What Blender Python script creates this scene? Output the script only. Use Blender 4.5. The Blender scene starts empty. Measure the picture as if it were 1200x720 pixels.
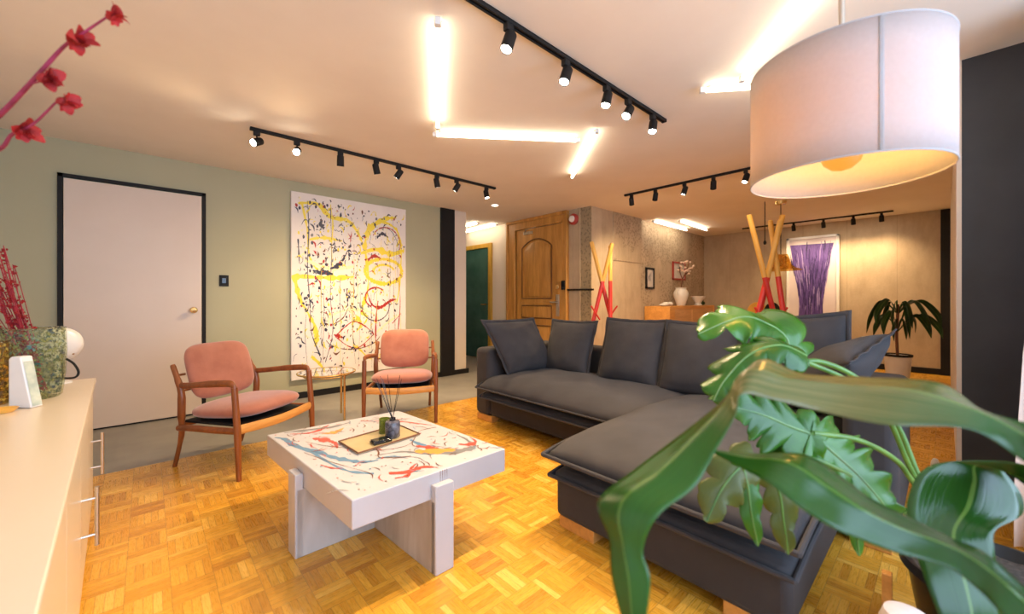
import bpy, bmesh, math, random
from mathutils import Vector, Matrix, noise
C = bpy.context.scene.collection
PI = math.pi
random.seed(7)
S = bpy.context.scene

# ---------------------------------------------------------------- camera, world, light, exposure
H = 2.5
cd = bpy.data.cameras.new('camera'); cam = bpy.data.objects.new('camera', cd); C.objects.link(cam)
cam.location = (0, 0, 1.145); cam.rotation_euler = (PI/2, 0, math.radians(47.469-90))
cd.sensor_width = 36; cd.lens = 13.98; cd.shift_y = -0.0075; cd.clip_start = 0.02
cd.dof.use_dof = True; cd.dof.focus_distance = 2.9; cd.dof.aperture_fstop = 1.9
S.camera = cam
S.view_settings.view_transform = 'Standard'; S.view_settings.look = 'None'
S.view_settings.gamma = 1; S.view_settings.use_curve_mapping = False
S.view_settings.exposure = EXPOSURE = 1.5
w = bpy.data.worlds.new('world'); S.world = w; w.use_nodes = True
w.node_tree.nodes['Background'].inputs[0].default_value = (0.62, 0.78, 1.0, 1)
w.node_tree.nodes['Background'].inputs[1].default_value = 0.6
WARM = (1.0, 0.70, 0.38)
def area(name, loc, rot, sx, sy, power, color):
    l = bpy.data.lights.new(name, 'AREA'); l.shape = 'RECTANGLE'; l.size = sx; l.size_y = sy; l.energy = power*1.7; l.color = color
    o = bpy.data.objects.new(name, l); C.objects.link(o); o.location = loc; o.rotation_euler = rot
    return o
# daylight entering by the wide window of the bay behind the camera
area('window_daylight', (1.0, -1.57, 1.45), (PI/2, 0, 0), 3.5, 1.75, 25, (0.55, 0.74, 1.0))

# ---------------------------------------------------------------- materials
def mat(name, col, rough=.5, metal=0, **k):
    m = bpy.data.materials.new(name); m.use_nodes = True
    b = m.node_tree.nodes['Principled BSDF']
    b.inputs['Base Color'].default_value = (*col, 1); b.inputs['Roughness'].default_value = rough; b.inputs['Metallic'].default_value = metal
    for kk, v in k.items(): b.inputs[kk.replace('_', ' ')].default_value = v
    return m
class NT:
    def __init__(s, m): s.t = m.node_tree; s.b = s.t.nodes['Principled BSDF']
    def n(s, ty, **k):
        nd = s.t.nodes.new(ty)
        for a, v in k.items(): setattr(nd, a, v)
        return nd
    def l(s, a, b): s.t.links.new(a, b)
    def coord(s, kind='Object', scale=(1, 1, 1)):
        c = s.n('ShaderNodeTexCoord'); mp = s.n('ShaderNodeMapping'); mp.inputs['Scale'].default_value = scale
        s.l(c.outputs[kind], mp.inputs[0]); return mp.outputs[0]
    def noise(s, vec, scale, detail=4, rough=.5, dist=0):
        nd = s.n('ShaderNodeTexNoise'); nd.inputs['Scale'].default_value = scale; nd.inputs['Detail'].default_value = detail
        nd.inputs['Roughness'].default_value = rough; nd.inputs['Distortion'].default_value = dist
        s.l(vec, nd.inputs['Vector']); return nd.outputs['Fac']
    def ramp(s, fac, stops):
        r = s.n('ShaderNodeValToRGB'); e = r.color_ramp.elements
        while len(e) < len(stops): e.new(.5)
        for i, (p, c) in enumerate(stops): e[i].position = p; e[i].color = (*c, 1) if len(c) == 3 else c
        s.l(fac, r.inputs[0]); return r.outputs[0]
    def math(s, op, a, b=None):
        m = s.n('ShaderNodeMath', operation=op)
        for i, v in enumerate((a, b)):
            if v is None: continue
            if isinstance(v, (int, float)): m.inputs[i].default_value = v
            else: s.l(v, m.inputs[i])
        return m.outputs[0]
    def mix(s, f, a, b, mode='MIX'):
        m = s.n('ShaderNodeMix', data_type='RGBA', blend_type=mode)
        for i, v in ((0, f), (6, a), (7, b)):
            if isinstance(v, (int, float)): m.inputs[i].default_value = v
            elif isinstance(v, tuple): m.inputs[i].default_value = (*v, 1)
            else: s.l(v, m.inputs[i])
        return m.outputs[2]
    def bump(s, h, strength, dist=.01):
        b = s.n('ShaderNodeBump'); b.inputs['Strength'].default_value = strength; b.inputs['Distance'].default_value = dist
        s.l(h, b.inputs['Height']); s.l(b.outputs[0], s.b.inputs['Normal'])
    def col(s, c): s.l(c, s.b.inputs['Base Color'])
def noisy(name, c1, c2, scale=5, rough=.6, bump=0, bscale=None, sc=(1, 1, 1), dist=0, metal=0, coord='Object', **k):
    m = mat(name, c1, rough, metal, **k); t = NT(m); v = t.coord(coord, sc)
    f = t.noise(v, scale, 5, .55, dist); t.col(t.ramp(f, [(.3, c1), (.7, c2)]))
    if bump: t.bump(t.noise(v, bscale or scale*4, 4), bump, .005)
    return m
def emit(name, col, strength):
    m = mat(name, (0, 0, 0), .5); b = m.node_tree.nodes['Principled BSDF']
    b.inputs['Emission Color'].default_value = (*col, 1); b.inputs['Emission Strength'].default_value = strength
    return m
def parquet():
    m = mat('parquet', (.6, .35, .1), .26); t = NT(m); cell = .135; N = 5
    c = t.n('ShaderNodeTexCoord'); sp = t.n('ShaderNodeSeparateXYZ'); t.l(c.outputs['Object'], sp.inputs[0])
    x = t.math('DIVIDE', sp.outputs[0], cell); y = t.math('DIVIDE', sp.outputs[1], cell)
    cx = t.math('FLOOR', x); cy = t.math('FLOOR', y); fx = t.math('FRACT', x); fy = t.math('FRACT', y)
    par = t.math('ABSOLUTE', t.math('MODULO', t.math('ADD', cx, cy), 2))
    def sel(a, b): # par ? a : b
        mm = t.n('ShaderNodeMix', data_type='FLOAT'); t.l(par, mm.inputs[0]); t.l(b, mm.inputs[2]); t.l(a, mm.inputs[3]); return mm.outputs[0]
    u = sel(fx, fy); v = sel(fy, fx)
    us = t.math('MULTIPLY', u, N); ui = t.math('FLOOR', us); uf = t.math('FRACT', us)
    cb = t.n('ShaderNodeCombineXYZ'); t.l(t.math('ADD', t.math('MULTIPLY', cx, 7), ui), cb.inputs[0]); t.l(cy, cb.inputs[1]); t.l(par, cb.inputs[2])
    wn = t.n('ShaderNodeTexWhiteNoise'); t.l(cb.outputs[0], wn.inputs[0])
    cb2 = t.n('ShaderNodeCombineXYZ'); t.l(cx, cb2.inputs[0]); t.l(cy, cb2.inputs[1])
    wn2 = t.n('ShaderNodeTexWhiteNoise'); t.l(cb2.outputs[0], wn2.inputs[0])
    f = t.math('ADD', t.math('MULTIPLY', wn.outputs[0], .62), t.math('MULTIPLY', wn2.outputs[0], .38))
    base = t.ramp(f, [(0, (.50, .215, .022)), (.35, (.68, .335, .033)), (.7, (.80, .43, .052)), (1, (.92, .58, .13))])
    gv = t.n('ShaderNodeCombineXYZ'); t.l(t.math('MULTIPLY', t.math('ADD', us, wn.outputs[0]), 3), gv.inputs[0]); t.l(t.math('MULTIPLY', v, 1.2), gv.inputs[1]); t.l(f, gv.inputs[2])
    g = t.noise(gv.outputs[0], 2.5, 5, .6)
    base = t.mix(.5, base, t.ramp(g, [(.3, (.72, .62, .5)), (.65, (1.05, 1.05, 1.05))]), 'MULTIPLY')
    big = t.noise(t.coord('Object'), .9, 3); base = t.mix(.35, base, t.ramp(big, [(.35, (.8, .74, .66)), (.65, (1, 1, 1))]), 'MULTIPLY')
    def edge(ff, wd): return t.math('GREATER_THAN', t.math('ABSOLUTE', t.math('SUBTRACT', ff, .5)), .5-wd)
    line = t.math('MAXIMUM', t.math('MULTIPLY', edge(uf, .055), .42), t.math('MULTIPLY', t.math('MAXIMUM', edge(u, .009), edge(v, .009)), .5))
    t.col(t.mix(line, base, (.22, .10, .025)))
    t.l(t.math('ADD', t.math('MULTIPLY', g, .14), .21), t.b.inputs['Roughness'])
    t.bump(t.math('MULTIPLY', line, -1), .15, .002); return m
def wood(name, dark, light, axis=2, scale=6, rough=.4):
    m = mat(name, light, rough); t = NT(m); sc = [1, 1, 1]; sc[axis] = .12
    v = t.coord('Object', tuple(sc)); f = t.noise(v, scale*3, 6, .6, .4); g = t.noise(v, scale*14, 3, .5)
    c = t.ramp(f, [(.25, dark), (.5, tuple((a+b)/2 for a, b in zip(dark, light))), (.75, light)])
    t.col(t.mix(.3, c, t.ramp(g, [(.3, (.55, .5, .45)), (.6, (1, 1, 1))]), 'MULTIPLY')); t.bump(g, .08, .002); return m
def concrete(name, c1, c2, lines=True, pits=0.):
    m = mat(name, c1, .75); t = NT(m); v = t.coord('Object'); vs = t.coord('Object', (1, 1, .35))
    a = t.noise(v, 1.3, 8, .65, .6); b = t.noise(vs, 6, 6, .7)
    c = t.mix(.5, t.ramp(a, [(.3, c1), (.7, c2)]), t.ramp(b, [(.3, c1), (.65, c2)]))
    h = t.noise(v, 40, 5)
    if pits:
        vo = t.n('ShaderNodeTexVoronoi'); vo.inputs['Scale'].default_value = 26; t.l(v, vo.inputs['Vector'])
        msk = t.math('MULTIPLY', t.math('LESS_THAN', vo.outputs['Distance'], .42), t.math('GREATER_THAN', t.noise(v, 1.6, 3), 1-pits))
        c = t.mix(t.math('MULTIPLY', msk, .55), c, tuple(x*.62 for x in c1)); h = t.math('SUBTRACT', h, t.math('MULTIPLY', msk, 1.2))
    if lines:
        sp = t.n('ShaderNodeSeparateXYZ'); t.l(v, sp.inputs[0])
        q = t.math('ADD', sp.outputs[0], sp.outputs[1]); fr = t.math('FRACT', t.math('DIVIDE', q, .62))
        ln = t.math('LESS_THAN', fr, .012); c = t.mix(t.math('MULTIPLY', ln, .35), c, tuple(x*.6 for x in c1))
    t.col(c); t.bump(h, .35, .006); return m
def leafmat(name, dark, light, rough=.28, tip=None, scale=3, zone=None):
    m = mat(name, light, rough); t = NT(m); uv = t.n('ShaderNodeTexCoord').outputs['UV']
    sp = t.n('ShaderNodeSeparateXYZ'); t.l(uv, sp.inputs[0])
    v = t.math('ABSOLUTE', t.math('SUBTRACT', sp.outputs[1], .5))
    a = t.noise(t.coord('Object'), scale, 3)
    c = t.ramp(a, [(.3, dark), (.7, light)])
    mp = t.n('ShaderNodeMapping'); mp.inputs['Scale'].default_value = (2, 26, 1); t.l(uv, mp.inputs[0])
    st = t.noise(mp.outputs[0], 1.5, 3); c = t.mix(.35, c, t.ramp(st, [(.35, (.6, .7, .5)), (.65, (1.1, 1.15, .9))]), 'MULTIPLY')
    c = t.mix(t.math('MULTIPLY', t.math('LESS_THAN', v, .022), .6), c, (.17, .30, .06))
    if tip: c = t.mix(t.math('MULTIPLY', t.math('GREATER_THAN', t.noise(t.coord('Object'), 5, 2), .6), .55), c, tip)
    if zone: c = t.mix(t.ramp(sp.outputs[0], [(zone[0], (0, 0, 0)), (zone[1], (.85,)*3), (zone[2], (.85,)*3), (zone[3], (0, 0, 0))]), c, t.ramp(st, [(.35, zone[4]), (.62, zone[5])]))
    t.col(c); t.b.inputs['Specular IOR Level'].default_value = .5
    tr = t.n('ShaderNodeBsdfTranslucent'); t.l(c, tr.inputs[0]); mx = t.n('ShaderNodeMixShader'); mx.inputs[0].default_value = .22
    out = t.t.nodes['Material Output']; t.l(t.b.outputs[0], mx.inputs[1]); t.l(tr.outputs[0], mx.inputs[2]); t.l(mx.outputs[0], out.inputs[0])
    t.bump(st, .15, .004); return m
def speckled_glass(name, cols, seed, tint=(.86, .88, .78)):
    m = mat(name, cols[0], .06); t = NT(m); v = t.coord('Object')
    t.b.inputs['IOR'].default_value = 1.3
    a = t.noise(v, 70+seed, 3, .6, .5); b = t.noise(v, 22+seed, 2, .5)
    c = t.mix(t.math('GREATER_THAN', a, .52), t.ramp(b, [(.35, cols[0]), (.5, cols[1]), (.65, cols[2])]), (.95, .93, .8))
    t.col(c); tr = t.n('ShaderNodeBsdfTransparent'); tr.inputs[0].default_value = (*tint, 1); mx = t.n('ShaderNodeMixShader'); out = t.t.nodes['Material Output']
    sp = t.ramp(a, [(.415, (.8,)*3), (.455, (.05,)*3)]); t.l(sp, mx.inputs[0]); t.l(tr.outputs[0], mx.inputs[1]); t.l(t.b.outputs[0], mx.inputs[2]); t.l(mx.outputs[0], out.inputs[0]); return m
M = {}
M['ceiling'] = noisy('ceiling_plaster', (.82, .735, .64), (.87, .785, .69), 2, .8, .25, 9)  # white plaster; part of the lamps' warm light is put into its colour
M['green'] = noisy('sage_wall_paint', (.42, .40, .255), (.45, .43, .28), 1.5, .6, .06, 60)
M['cream'] = noisy('cream_wall_paint', (.72, .62, .50), (.76, .66, .54), 2, .7, .06, 60)
M['white_paint'] = noisy('white_wall_paint', (.75, .72, .68), (.8, .77, .73), 2, .7, .05, 60)
M['conc'] = concrete('bare_concrete', (.38, .29, .19), (.57, .455, .32))
M['conc_pit'] = concrete('pitted_concrete', (.35, .27, .175), (.58, .465, .33), True, .52)
M['conc_dark'] = concrete('rough_dark_concrete', (.26, .20, .12), (.40, .32, .21), False, .8)
M['black'] = noisy('black_paint', (.010, .009, .009), (.015, .014, .014), 4, .6, Specular_IOR_Level=.25)
M['blackwall'] = noisy('blackboard_paint', (.020, .021, .026), (.032, .033, .040), 3, .5, .05, 80)
M['parquet'] = parquet()
M['screed'] = noisy('grey_screed', (.22, .21, .19), (.30, .28, .25), 3, .45, .05, 30)
M['door'] = noisy('off_white_door_paint', (.68, .56, .46), (.72, .60, .50), 2, .4, .03, 40)
M['cabinet'] = noisy('cream_lacquer', (.66, .56, .43), (.68, .58, .45), 2, .28)
M['brass'] = mat('brass', (.80, .55, .22), .25, 1)
M['steel'] = noisy('brushed_steel', (.55, .50, .44), (.7, .65, .58), 30, .3, metal=1, sc=(1, 1, .05))
M['chrome'] = mat('chrome', (.8, .78, .75), .12, 1)
M['teak'] = wood('teak', (.17, .045, .012), (.36, .115, .032), 2, 5, .32)
M['oak'] = wood('carved_oak', (.38, .165, .03), (.74, .38, .09), 2, 4, .38)
M['oak_dark'] = wood('dark_oak_moulding', (.10, .04, .01), (.26, .11, .025), 2, 4, .4)
M['pine'] = wood('orange_pine', (.55, .24, .05), (.80, .40, .11), 0, 4, .4)
M['pine_front'] = wood('pale_pine', (.52, .27, .10), (.72, .42, .18), 0, 4, .4)
M['pink'] = noisy('salmon_velvet', (.35, .112, .066), (.44, .16, .10), 9, .8, .12, 160)
M['pink'].node_tree.nodes['Principled BSDF'].inputs['Sheen Weight'].default_value = .5
def fabric(name, c1, c2):
    m = noisy(name, c1, c2, 6, .85); t = NT(m); v = t.coord('Object')
    t.bump(t.math('ADD', t.noise(v, 500, 2), t.math('MULTIPLY', t.noise(v, 7, 4, .5, .6), 2.5)), .3, .006)
    m.node_tree.nodes['Principled BSDF'].inputs['Sheen Weight'].default_value = .06
    return m
M['sofa'] = fabric('charcoal_fabric', (.027, .0245, .027), (.038, .034, .037))
M['cushion'] = fabric('charcoal_cushion_fabric', (.032, .0285, .032), (.046, .042, .046))
M['table'] = noisy('white_table_paint', (.48, .475, .51), (.53, .525, .56), 4, .35, .05, 40)
M['table_leg'] = noisy('whitewashed_boards', (.58, .55, .54), (.34, .30, .26), 5, .5, .1, 30, (1, 1, .25), 1.2)
M['tray'] = noisy('gold_tray', (.52, .42, .22), (.62, .52, .30), 8, .3, metal=.3)
M['blackgloss'] = mat('black_gloss', (.01, .01, .012), .15)
M['glass'] = mat('clear_glass', (.95, .97, .95), .02, 0, Transmission_Weight=1.0, IOR=1.45)
M['greenglass'] = mat('olive_glass', (.25, .33, .05), .08, 0, Transmission_Weight=.6, IOR=1.45)
M['marbleblack'] = noisy('smoky_marbled_glass', (.01, .01, .014), (.17, .17, .22), 22, .15, dist=1.5)
M['shade'] = noisy('white_linen_shade', (.44, .43, .45), (.48, .47, .49), 90, .8, .1, 300)
def shade_tr():
    m = M['shade']; t = NT(m); tr = t.n('ShaderNodeBsdfTranslucent'); tr.inputs[0].default_value = (.9, .68, .42, 1)
    mx = t.n('ShaderNodeMixShader'); mx.inputs[0].default_value = .30; out = t.t.nodes['Material Output']
    t.l(t.b.outputs[0], mx.inputs[1]); t.l(tr.outputs[0], mx.inputs[2]); t.l(mx.outputs[0], out.inputs[0])
shade_tr()
M['shade_rim'] = mat('grey_white_binding', (.42, .39, .40), .7)
M['white'] = noisy('white_ceramic', (.78, .76, .74), (.85, .83, .80), 5, .3)
M['tube'] = emit('fluorescent_tube', (1, .84, .62), 6.5)
M['spot_lens'] = emit('spot_lamp_lens', (1, .88, .68), 60)
M['bulb'] = emit('amber_bulb_glow', (1, .40, .05), .36)
M['red'] = noisy('red_lacquer', (.62, .035, .025), (.70, .05, .035), 6, .35)
M['yellow'] = noisy('golden_yellow_lacquer', (.80, .42, .07), (.86, .48, .1), 6, .4)
M['redflower'] = noisy('dried_red_petals', (.22, .005, .006), (.46, .012, .012), 40, .7)
M['stemred'] = noisy('dyed_magenta_stem', (.18, .012, .03), (.36, .03, .085), 30, .7)
M['crimson'] = noisy('crimson_dried_stem', (.20, .008, .02), (.42, .02, .04), 30, .8)
M['soil'] = noisy('potting_soil', (.008, .007, .006), (.06, .05, .045), 70, .9, .8, 90)
M['leaf_near'] = leafmat('corn_plant_leaf', (.012, .058, .008), (.032, .12, .012), .17)
M['leaf_near_tan'] = leafmat('corn_plant_leaf_fading', (.012, .068, .010), (.035, .14, .018), .17, None, 3, (.24, .36, .52, .60, (.10, .13, .03), (.30, .23, .09)))
M['leaf_phil'] = leafmat('philodendron_leaf', (.008, .070, .010), (.075, .25, .015), .27)
M['leaf_phil_olive'] = leafmat('philodendron_old_leaf', (.06, .09, .015), (.16, .18, .04), .3)
M['leaf_dark'] = leafmat('dark_green_leaf', (.012, .05, .012), (.03, .10, .02), .3)
M['petiole'] = noisy('green_petiole', (.05, .15, .025), (.13, .26, .05), 12, .35)
M['teal'] = noisy('teal_glass_door', (.025, .085, .07), (.05, .14, .11), 3, .15)
M['yellowframe'] = wood('yellow_door_frame', (.48, .27, .03), (.70, .42, .06), 2, 5, .4)
M['pot_black'] = mat('black_plastic', (.012, .012, .014), .3)
M['lilac'] = noisy('pale_lilac_stone', (.55, .48, .50), (.75, .70, .72), 9, .35, .3, 14)
M['curtain'] = noisy('blush_curtain', (.74, .60, .54), (.80, .66, .60), 20, .8, .1, 200)
M['windowframe'] = mat('window_frame_white', (.75, .74, .72), .4)
M['sconce'] = mat('bell_red', (.45, .05, .04), .35)
M['paper'] = noisy('pale_print', (.70, .66, .62), (.60, .56, .53), 22, .6)
M['p_yellow'] = mat('paint_yellow', (.85, .68, .05), .4); M['p_black'] = mat('paint_black', (.03, .03, .06), .35)
M['p_red'] = mat('paint_red', (.42, .02, .012), .4); M['p_blue'] = mat('paint_blue', (.10, .23, .38), .4)
M['p_cream'] = mat('paint_cream', (.85, .78, .5), .4); M['p_grey'] = mat('paint_grey', (.20, .20, .21), .4)
M['p_orange'] = mat('paint_orange', (.62, .30, .06), .4); M['p_coral'] = mat('paint_coral', (.55, .07, .045), .4)
M['p_brown'] = mat('paint_brown', (.16, .06, .03), .4)
M['canvas'] = noisy('canvas_white', (.78, .72, .68), (.84, .78, .73), 5, .7, .1, 200)
M['purple'] = noisy('purple_paint', (.05, .022, .17), (.14, .08, .34), 9, .6, sc=(1, 3, .6), dist=1.5)
M['lavender'] = noisy('pale_lavender_ground', (.66, .58, .62), (.72, .64, .66), 3, .6)

# ---------------------------------------------------------------- mesh helpers
class MB:
    def __init__(s): s.v = []; s.f = []; s.mi = []; s.uv = {}; s.cur = 0; s.mats = []
    def add(s, vs, fs):
        o = len(s.v); s.v += [Vector(p) for p in vs]
        for f in fs: s.f.append([i+o for i in f]); s.mi.append(s.cur)
        return s
    def box(s, a, b, rot=None, piv=None):
        x0, y0, z0 = a; x1, y1, z1 = b
        vs = [Vector(p) for p in ((x0,y0,z0),(x1,y0,z0),(x1,y1,z0),(x0,y1,z0),(x0,y0,z1),(x1,y0,z1),(x1,y1,z1),(x0,y1,z1))]
        if rot is not None:
            p = Vector(piv if piv is not None else ((x0+x1)/2, (y0+y1)/2, (z0+z1)/2)); vs = [rot @ (q-p)+p for q in vs]
        return s.add(vs, [(0,3,2,1),(4,5,6,7),(0,1,5,4),(1,2,6,5),(2,3,7,6),(3,0,4,7)])
    def tube(s, pts, r, n=12, cap=True, sq=1.0):
        pts = [Vector(p) for p in pts]; rs = r if isinstance(r, (list, tuple)) else [r]*len(pts)
        vs = []; up = None
        for i, p in enumerate(pts):
            d = (pts[min(i+1, len(pts)-1)]-pts[max(i-1, 0)]).normalized()
            if up is None:
                up = Vector((0, 0, 1)) if abs(d.z) < .9 else Vector((1, 0, 0))
            a = d.cross(up).normalized(); up = a.cross(d).normalized()
            for k in range(n):
                t = 2*PI*k/n; vs.append(p+a*math.cos(t)*rs[i]+up*math.sin(t)*rs[i]*sq)
        fs = []
        for i in range(len(pts)-1):
            for k in range(n):
                k2 = (k+1) % n; fs.append((i*n+k, i*n+k2, (i+1)*n+k2, (i+1)*n+k))
        if cap: fs.append(tuple(range(n))[::-1]); fs.append(tuple((len(pts)-1)*n+k for k in range(n)))
        return s.add(vs, fs)
    def lathe(s, prof, n=32, c=(0, 0, 0), rot=None):
        vs = []; fs = []; m = len(prof); c = Vector(c)
        for k in range(n):
            t = 2*PI*k/n
            for (r, z) in prof:
                p = Vector((r*math.cos(t), r*math.sin(t), z)); vs.append((rot @ p if rot else p)+c)
        for k in range(n):
            k2 = (k+1) % n
            for i in range(m-1): fs.append((k*m+i, k2*m+i, k2*m+i+1, k*m+i+1))
        return s.add(vs, fs)
    def grid(s, P, uv=True, close=False):
        nu = len(P); nv = len(P[0]); o = len(s.v)
        s.v += [Vector(p) for row in P for p in row]
        for i in range(nu-1):
            for j in range(nv-1):
                s.f.append([o+i*nv+j, o+(i+1)*nv+j, o+(i+1)*nv+j+1, o+i*nv+j+1]); s.mi.append(s.cur)
        if uv:
            for i in range(nu):
                for j in range(nv): s.uv[o+i*nv+j] = (i/(nu-1), j/(nv-1))
        return s
    def ellipsoid(s, c, r, n=16, m=10, rot=None):
        return s.lathe([(max(1e-4, math.sin(PI*i/m)), -math.cos(PI*i/m)) for i in range(m+1)], n, c,
                       (rot or Matrix.Identity(3)) @ Matrix(((r[0],0,0),(0,r[1],0),(0,0,r[2]))))
def build(name, mb, m, parent=None, bevel=0, seg=2, sub=0, smooth=True, solid=0, loc=None, offset=0):
    me = bpy.data.meshes.new(name); org = Vector((0, 0, 0))
    if parent is None and loc is None:
        xs = [v.x for v in mb.v]; ys = [v.y for v in mb.v]; zs = [v.z for v in mb.v]
        org = Vector(((min(xs)+max(xs))/2, (min(ys)+max(ys))/2, min(zs)))
    me.from_pydata([tuple(v-org) for v in mb.v], [], mb.f); me.update()
    ms = m if isinstance(m, (list, tuple)) else [m]
    for q in ms: me.materials.append(M[q] if isinstance(q, str) else q)
    for p, i in zip(me.polygons, mb.mi): p.material_index = i; p.use_smooth = smooth
    if mb.uv:
        ul = me.uv_layers.new(name='UVMap')
        for lp in me.loops:
            if lp.vertex_index in mb.uv: ul.data[lp.index].uv = mb.uv[lp.vertex_index]
    bm = bmesh.new(); bm.from_mesh(me); bmesh.ops.recalc_face_normals(bm, faces=bm.faces) if not mb.uv else None
    bm.to_mesh(me); bm.free()
    o = bpy.data.objects.new(name, me); C.objects.link(o)
    if parent is not None: o.parent = parent
    o.location = org if loc is None else Vector(loc)
    if solid: q = o.modifiers.new('solid', 'SOLIDIFY'); q.thickness = solid; q.offset = offset
    if bevel: q = o.modifiers.new('bevel', 'BEVEL'); q.width = bevel; q.segments = seg; q.limit_method = 'ANGLE'; q.angle_limit = math.radians(40)
    if sub: q = o.modifiers.new('sub', 'SUBSURF'); q.levels = sub; q.render_levels = sub
    if smooth and not sub:
        me.set_sharp_from_angle(angle=math.radians(42)) if not bevel else me.set_sharp_from_angle(angle=math.radians(75))
    return o
def tag(o, label, cat, group=None, kind=None):
    o['label'] = label; o['category'] = cat
    if group: o['group'] = group
    if kind: o['kind'] = kind
    return o
def thing(name, label, cat, loc=(0, 0, 0), rz=0, group=None):
    o = bpy.data.objects.new(name, None); C.objects.link(o); o.location = loc; o.rotation_euler = (0, 0, rz)
    o.empty_display_size = .1
    return tag(o, label, cat, group)
def struct(name, mb, m, parent=None, **k):
    o = build(name, mb, m, parent, smooth=k.pop('smooth', False), **k)
    if parent is None: o['kind'] = 'structure'
    return o
def copy_tree(o, parent=None):
    c = o.copy(); C.objects.link(c)
    if parent is not None: c.parent = parent
    for ch in [x for x in C.objects if x.parent == o]: copy_tree(ch, c)
    return c
def crm(pts, n):   # catmull-rom through tuples of any length
    out = []; P = [pts[0]]+list(pts)+[pts[-1]]
    for i in range(1, len(P)-2):
        for k in range(n):
            t = k/n; a, b, c, d = P[i-1], P[i], P[i+1], P[i+2]
            out.append(tuple(.5*((2*b[j])+(c[j]-a[j])*t+(2*a[j]-5*b[j]+4*c[j]-d[j])*t*t+(3*b[j]-a[j]-3*c[j]+d[j])*t**3) for j in range(len(b))))
    out.append(tuple(pts[-1])); return out
def Rz(a): return Matrix.Rotation(a, 3, 'Z')
def frame_rot(x, z):  # 3x3 with columns x, y, z
    x = Vector(x).normalized(); z = Vector(z).normalized(); y = z.cross(x).normalized(); x = y.cross(z)
    return Matrix((x, y, z)).transposed()

# ---------------------------------------------------------------- the room
GY = 5.05; WX = 4.75; CY = 3.47; BX = 8.85; PX = 3.4; RY = -.05; LX = -1.15; FY = -1.45
mb = MB().box((LX, FY, -.1), (BX, 3.72, 0)); struct('floor', mb, 'parquet')
mb = MB().box((LX, 3.72, -.1), (WX, 8.2, 0)); struct('floor_screed', mb, 'screed')
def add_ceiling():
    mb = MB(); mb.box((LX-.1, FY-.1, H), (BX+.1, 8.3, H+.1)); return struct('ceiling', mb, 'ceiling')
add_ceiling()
def wallbox(name, a, b, m): return struct(name, MB().box(a, b), m)
wallbox('wall_green', (LX, GY, 0), (3.43, GY+.12, H), 'green')
wallbox('wall_corridor_end', (3.65, 8.2, 0), (WX+.1, 8.3, H), 'cream')
wallbox('wall_corridor_side', (3.43, GY, 0), (3.66, 8.3, H), 'cream')
wallbox('trim_1', (3.19, GY-.03, 0), (3.43, GY, H), 'black')
wallbox('wall_entrance', (WX, 3.52, 0), (WX+.12, 8.3, H), 'cream')
wallbox('wall_column', (WX-.0, CY, 0), (6.13, CY+.4, H), 'conc')
wallbox('wall_concrete', (6.13, CY+.05, 0), (BX+.1, CY+.2, H), 'conc_pit')
wallbox('wall_back', (BX, RY-.1, 0), (BX+.1, CY+.1, H), 'conc')
wallbox('wall_right', (PX+.12, RY-.12, 0), (BX+.1, RY, H), 'white_paint')
wallbox('wall_black', (PX, FY, 0), (PX+.12, RY-.012, H), 'blackwall')
wallbox('wall_left', (LX-.1, FY-.1, 0), (LX, GY+.1, H), 'white_paint')
wallbox('trim_2', (PX-.004, RY-.012, 0), (PX+.13, RY+.008, H), 'door')
wallbox('trim_3', (BX-.03, RY, 0), (BX, RY+.10, H), 'black')
# darker exposed-aggregate strips and construction joints on the concrete
wallbox('trim_4', (WX-.012, 3.47, 0), (WX+.0, 3.66, H), 'conc_dark')
wallbox('trim_5', (WX-.02, 3.66, 0), (WX+.0, 3.70, H), 'conc')
wallbox('trim_6', (WX-.008, 3.70, 0), (WX, 3.90, H), 'conc')
mb = MB().box((5.3, CY-.012, 1.75), (6.13, CY, H)); struct('trim_7', mb, 'conc_pit')
# black baseboards
mb = MB().box((.55, GY-.02, 0), (3.19, GY, .07)); struct('baseboard_green', mb, 'black')
mb = MB().box((LX, GY-.02, 0), (-.62, GY, .07)); struct('baseboard_green_far', mb, 'black')
mb = MB().box((3.43, GY-.02, 0), (3.70, GY, .07)); mb.box((3.66, GY, 0), (3.68, 8.2, .07)); struct('baseboard_corridor', mb, 'black')
mb = MB().box((BX-.02, RY+.1, 0), (BX, CY, .09)); struct('baseboard_back', mb, 'black')
# bay behind the camera with its wide window
mb = MB().box((LX, FY-.1, 0), (PX+.1, FY, .55)); mb.box((LX, FY-.1, 2.35), (PX+.1, FY, H))
mb.box((LX, FY-.1, .55), (-.8, FY, 2.35)); mb.box((2.8, FY-.1, .55), (PX+.1, FY, 2.35)); struct('wall_bay', mb, 'white_paint')
mb = MB()
for x in (-.8, .38, 1.58, 2.76): mb.box((x, FY-.07, .55), (x+.04, FY-.03, 2.35))
mb.box((-.8, FY-.07, .55), (2.8, FY-.03, .6)); mb.box((-.8, FY-.07, 2.3), (2.8, FY-.03, 2.35)); struct('window_1', mb, 'windowframe')

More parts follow.
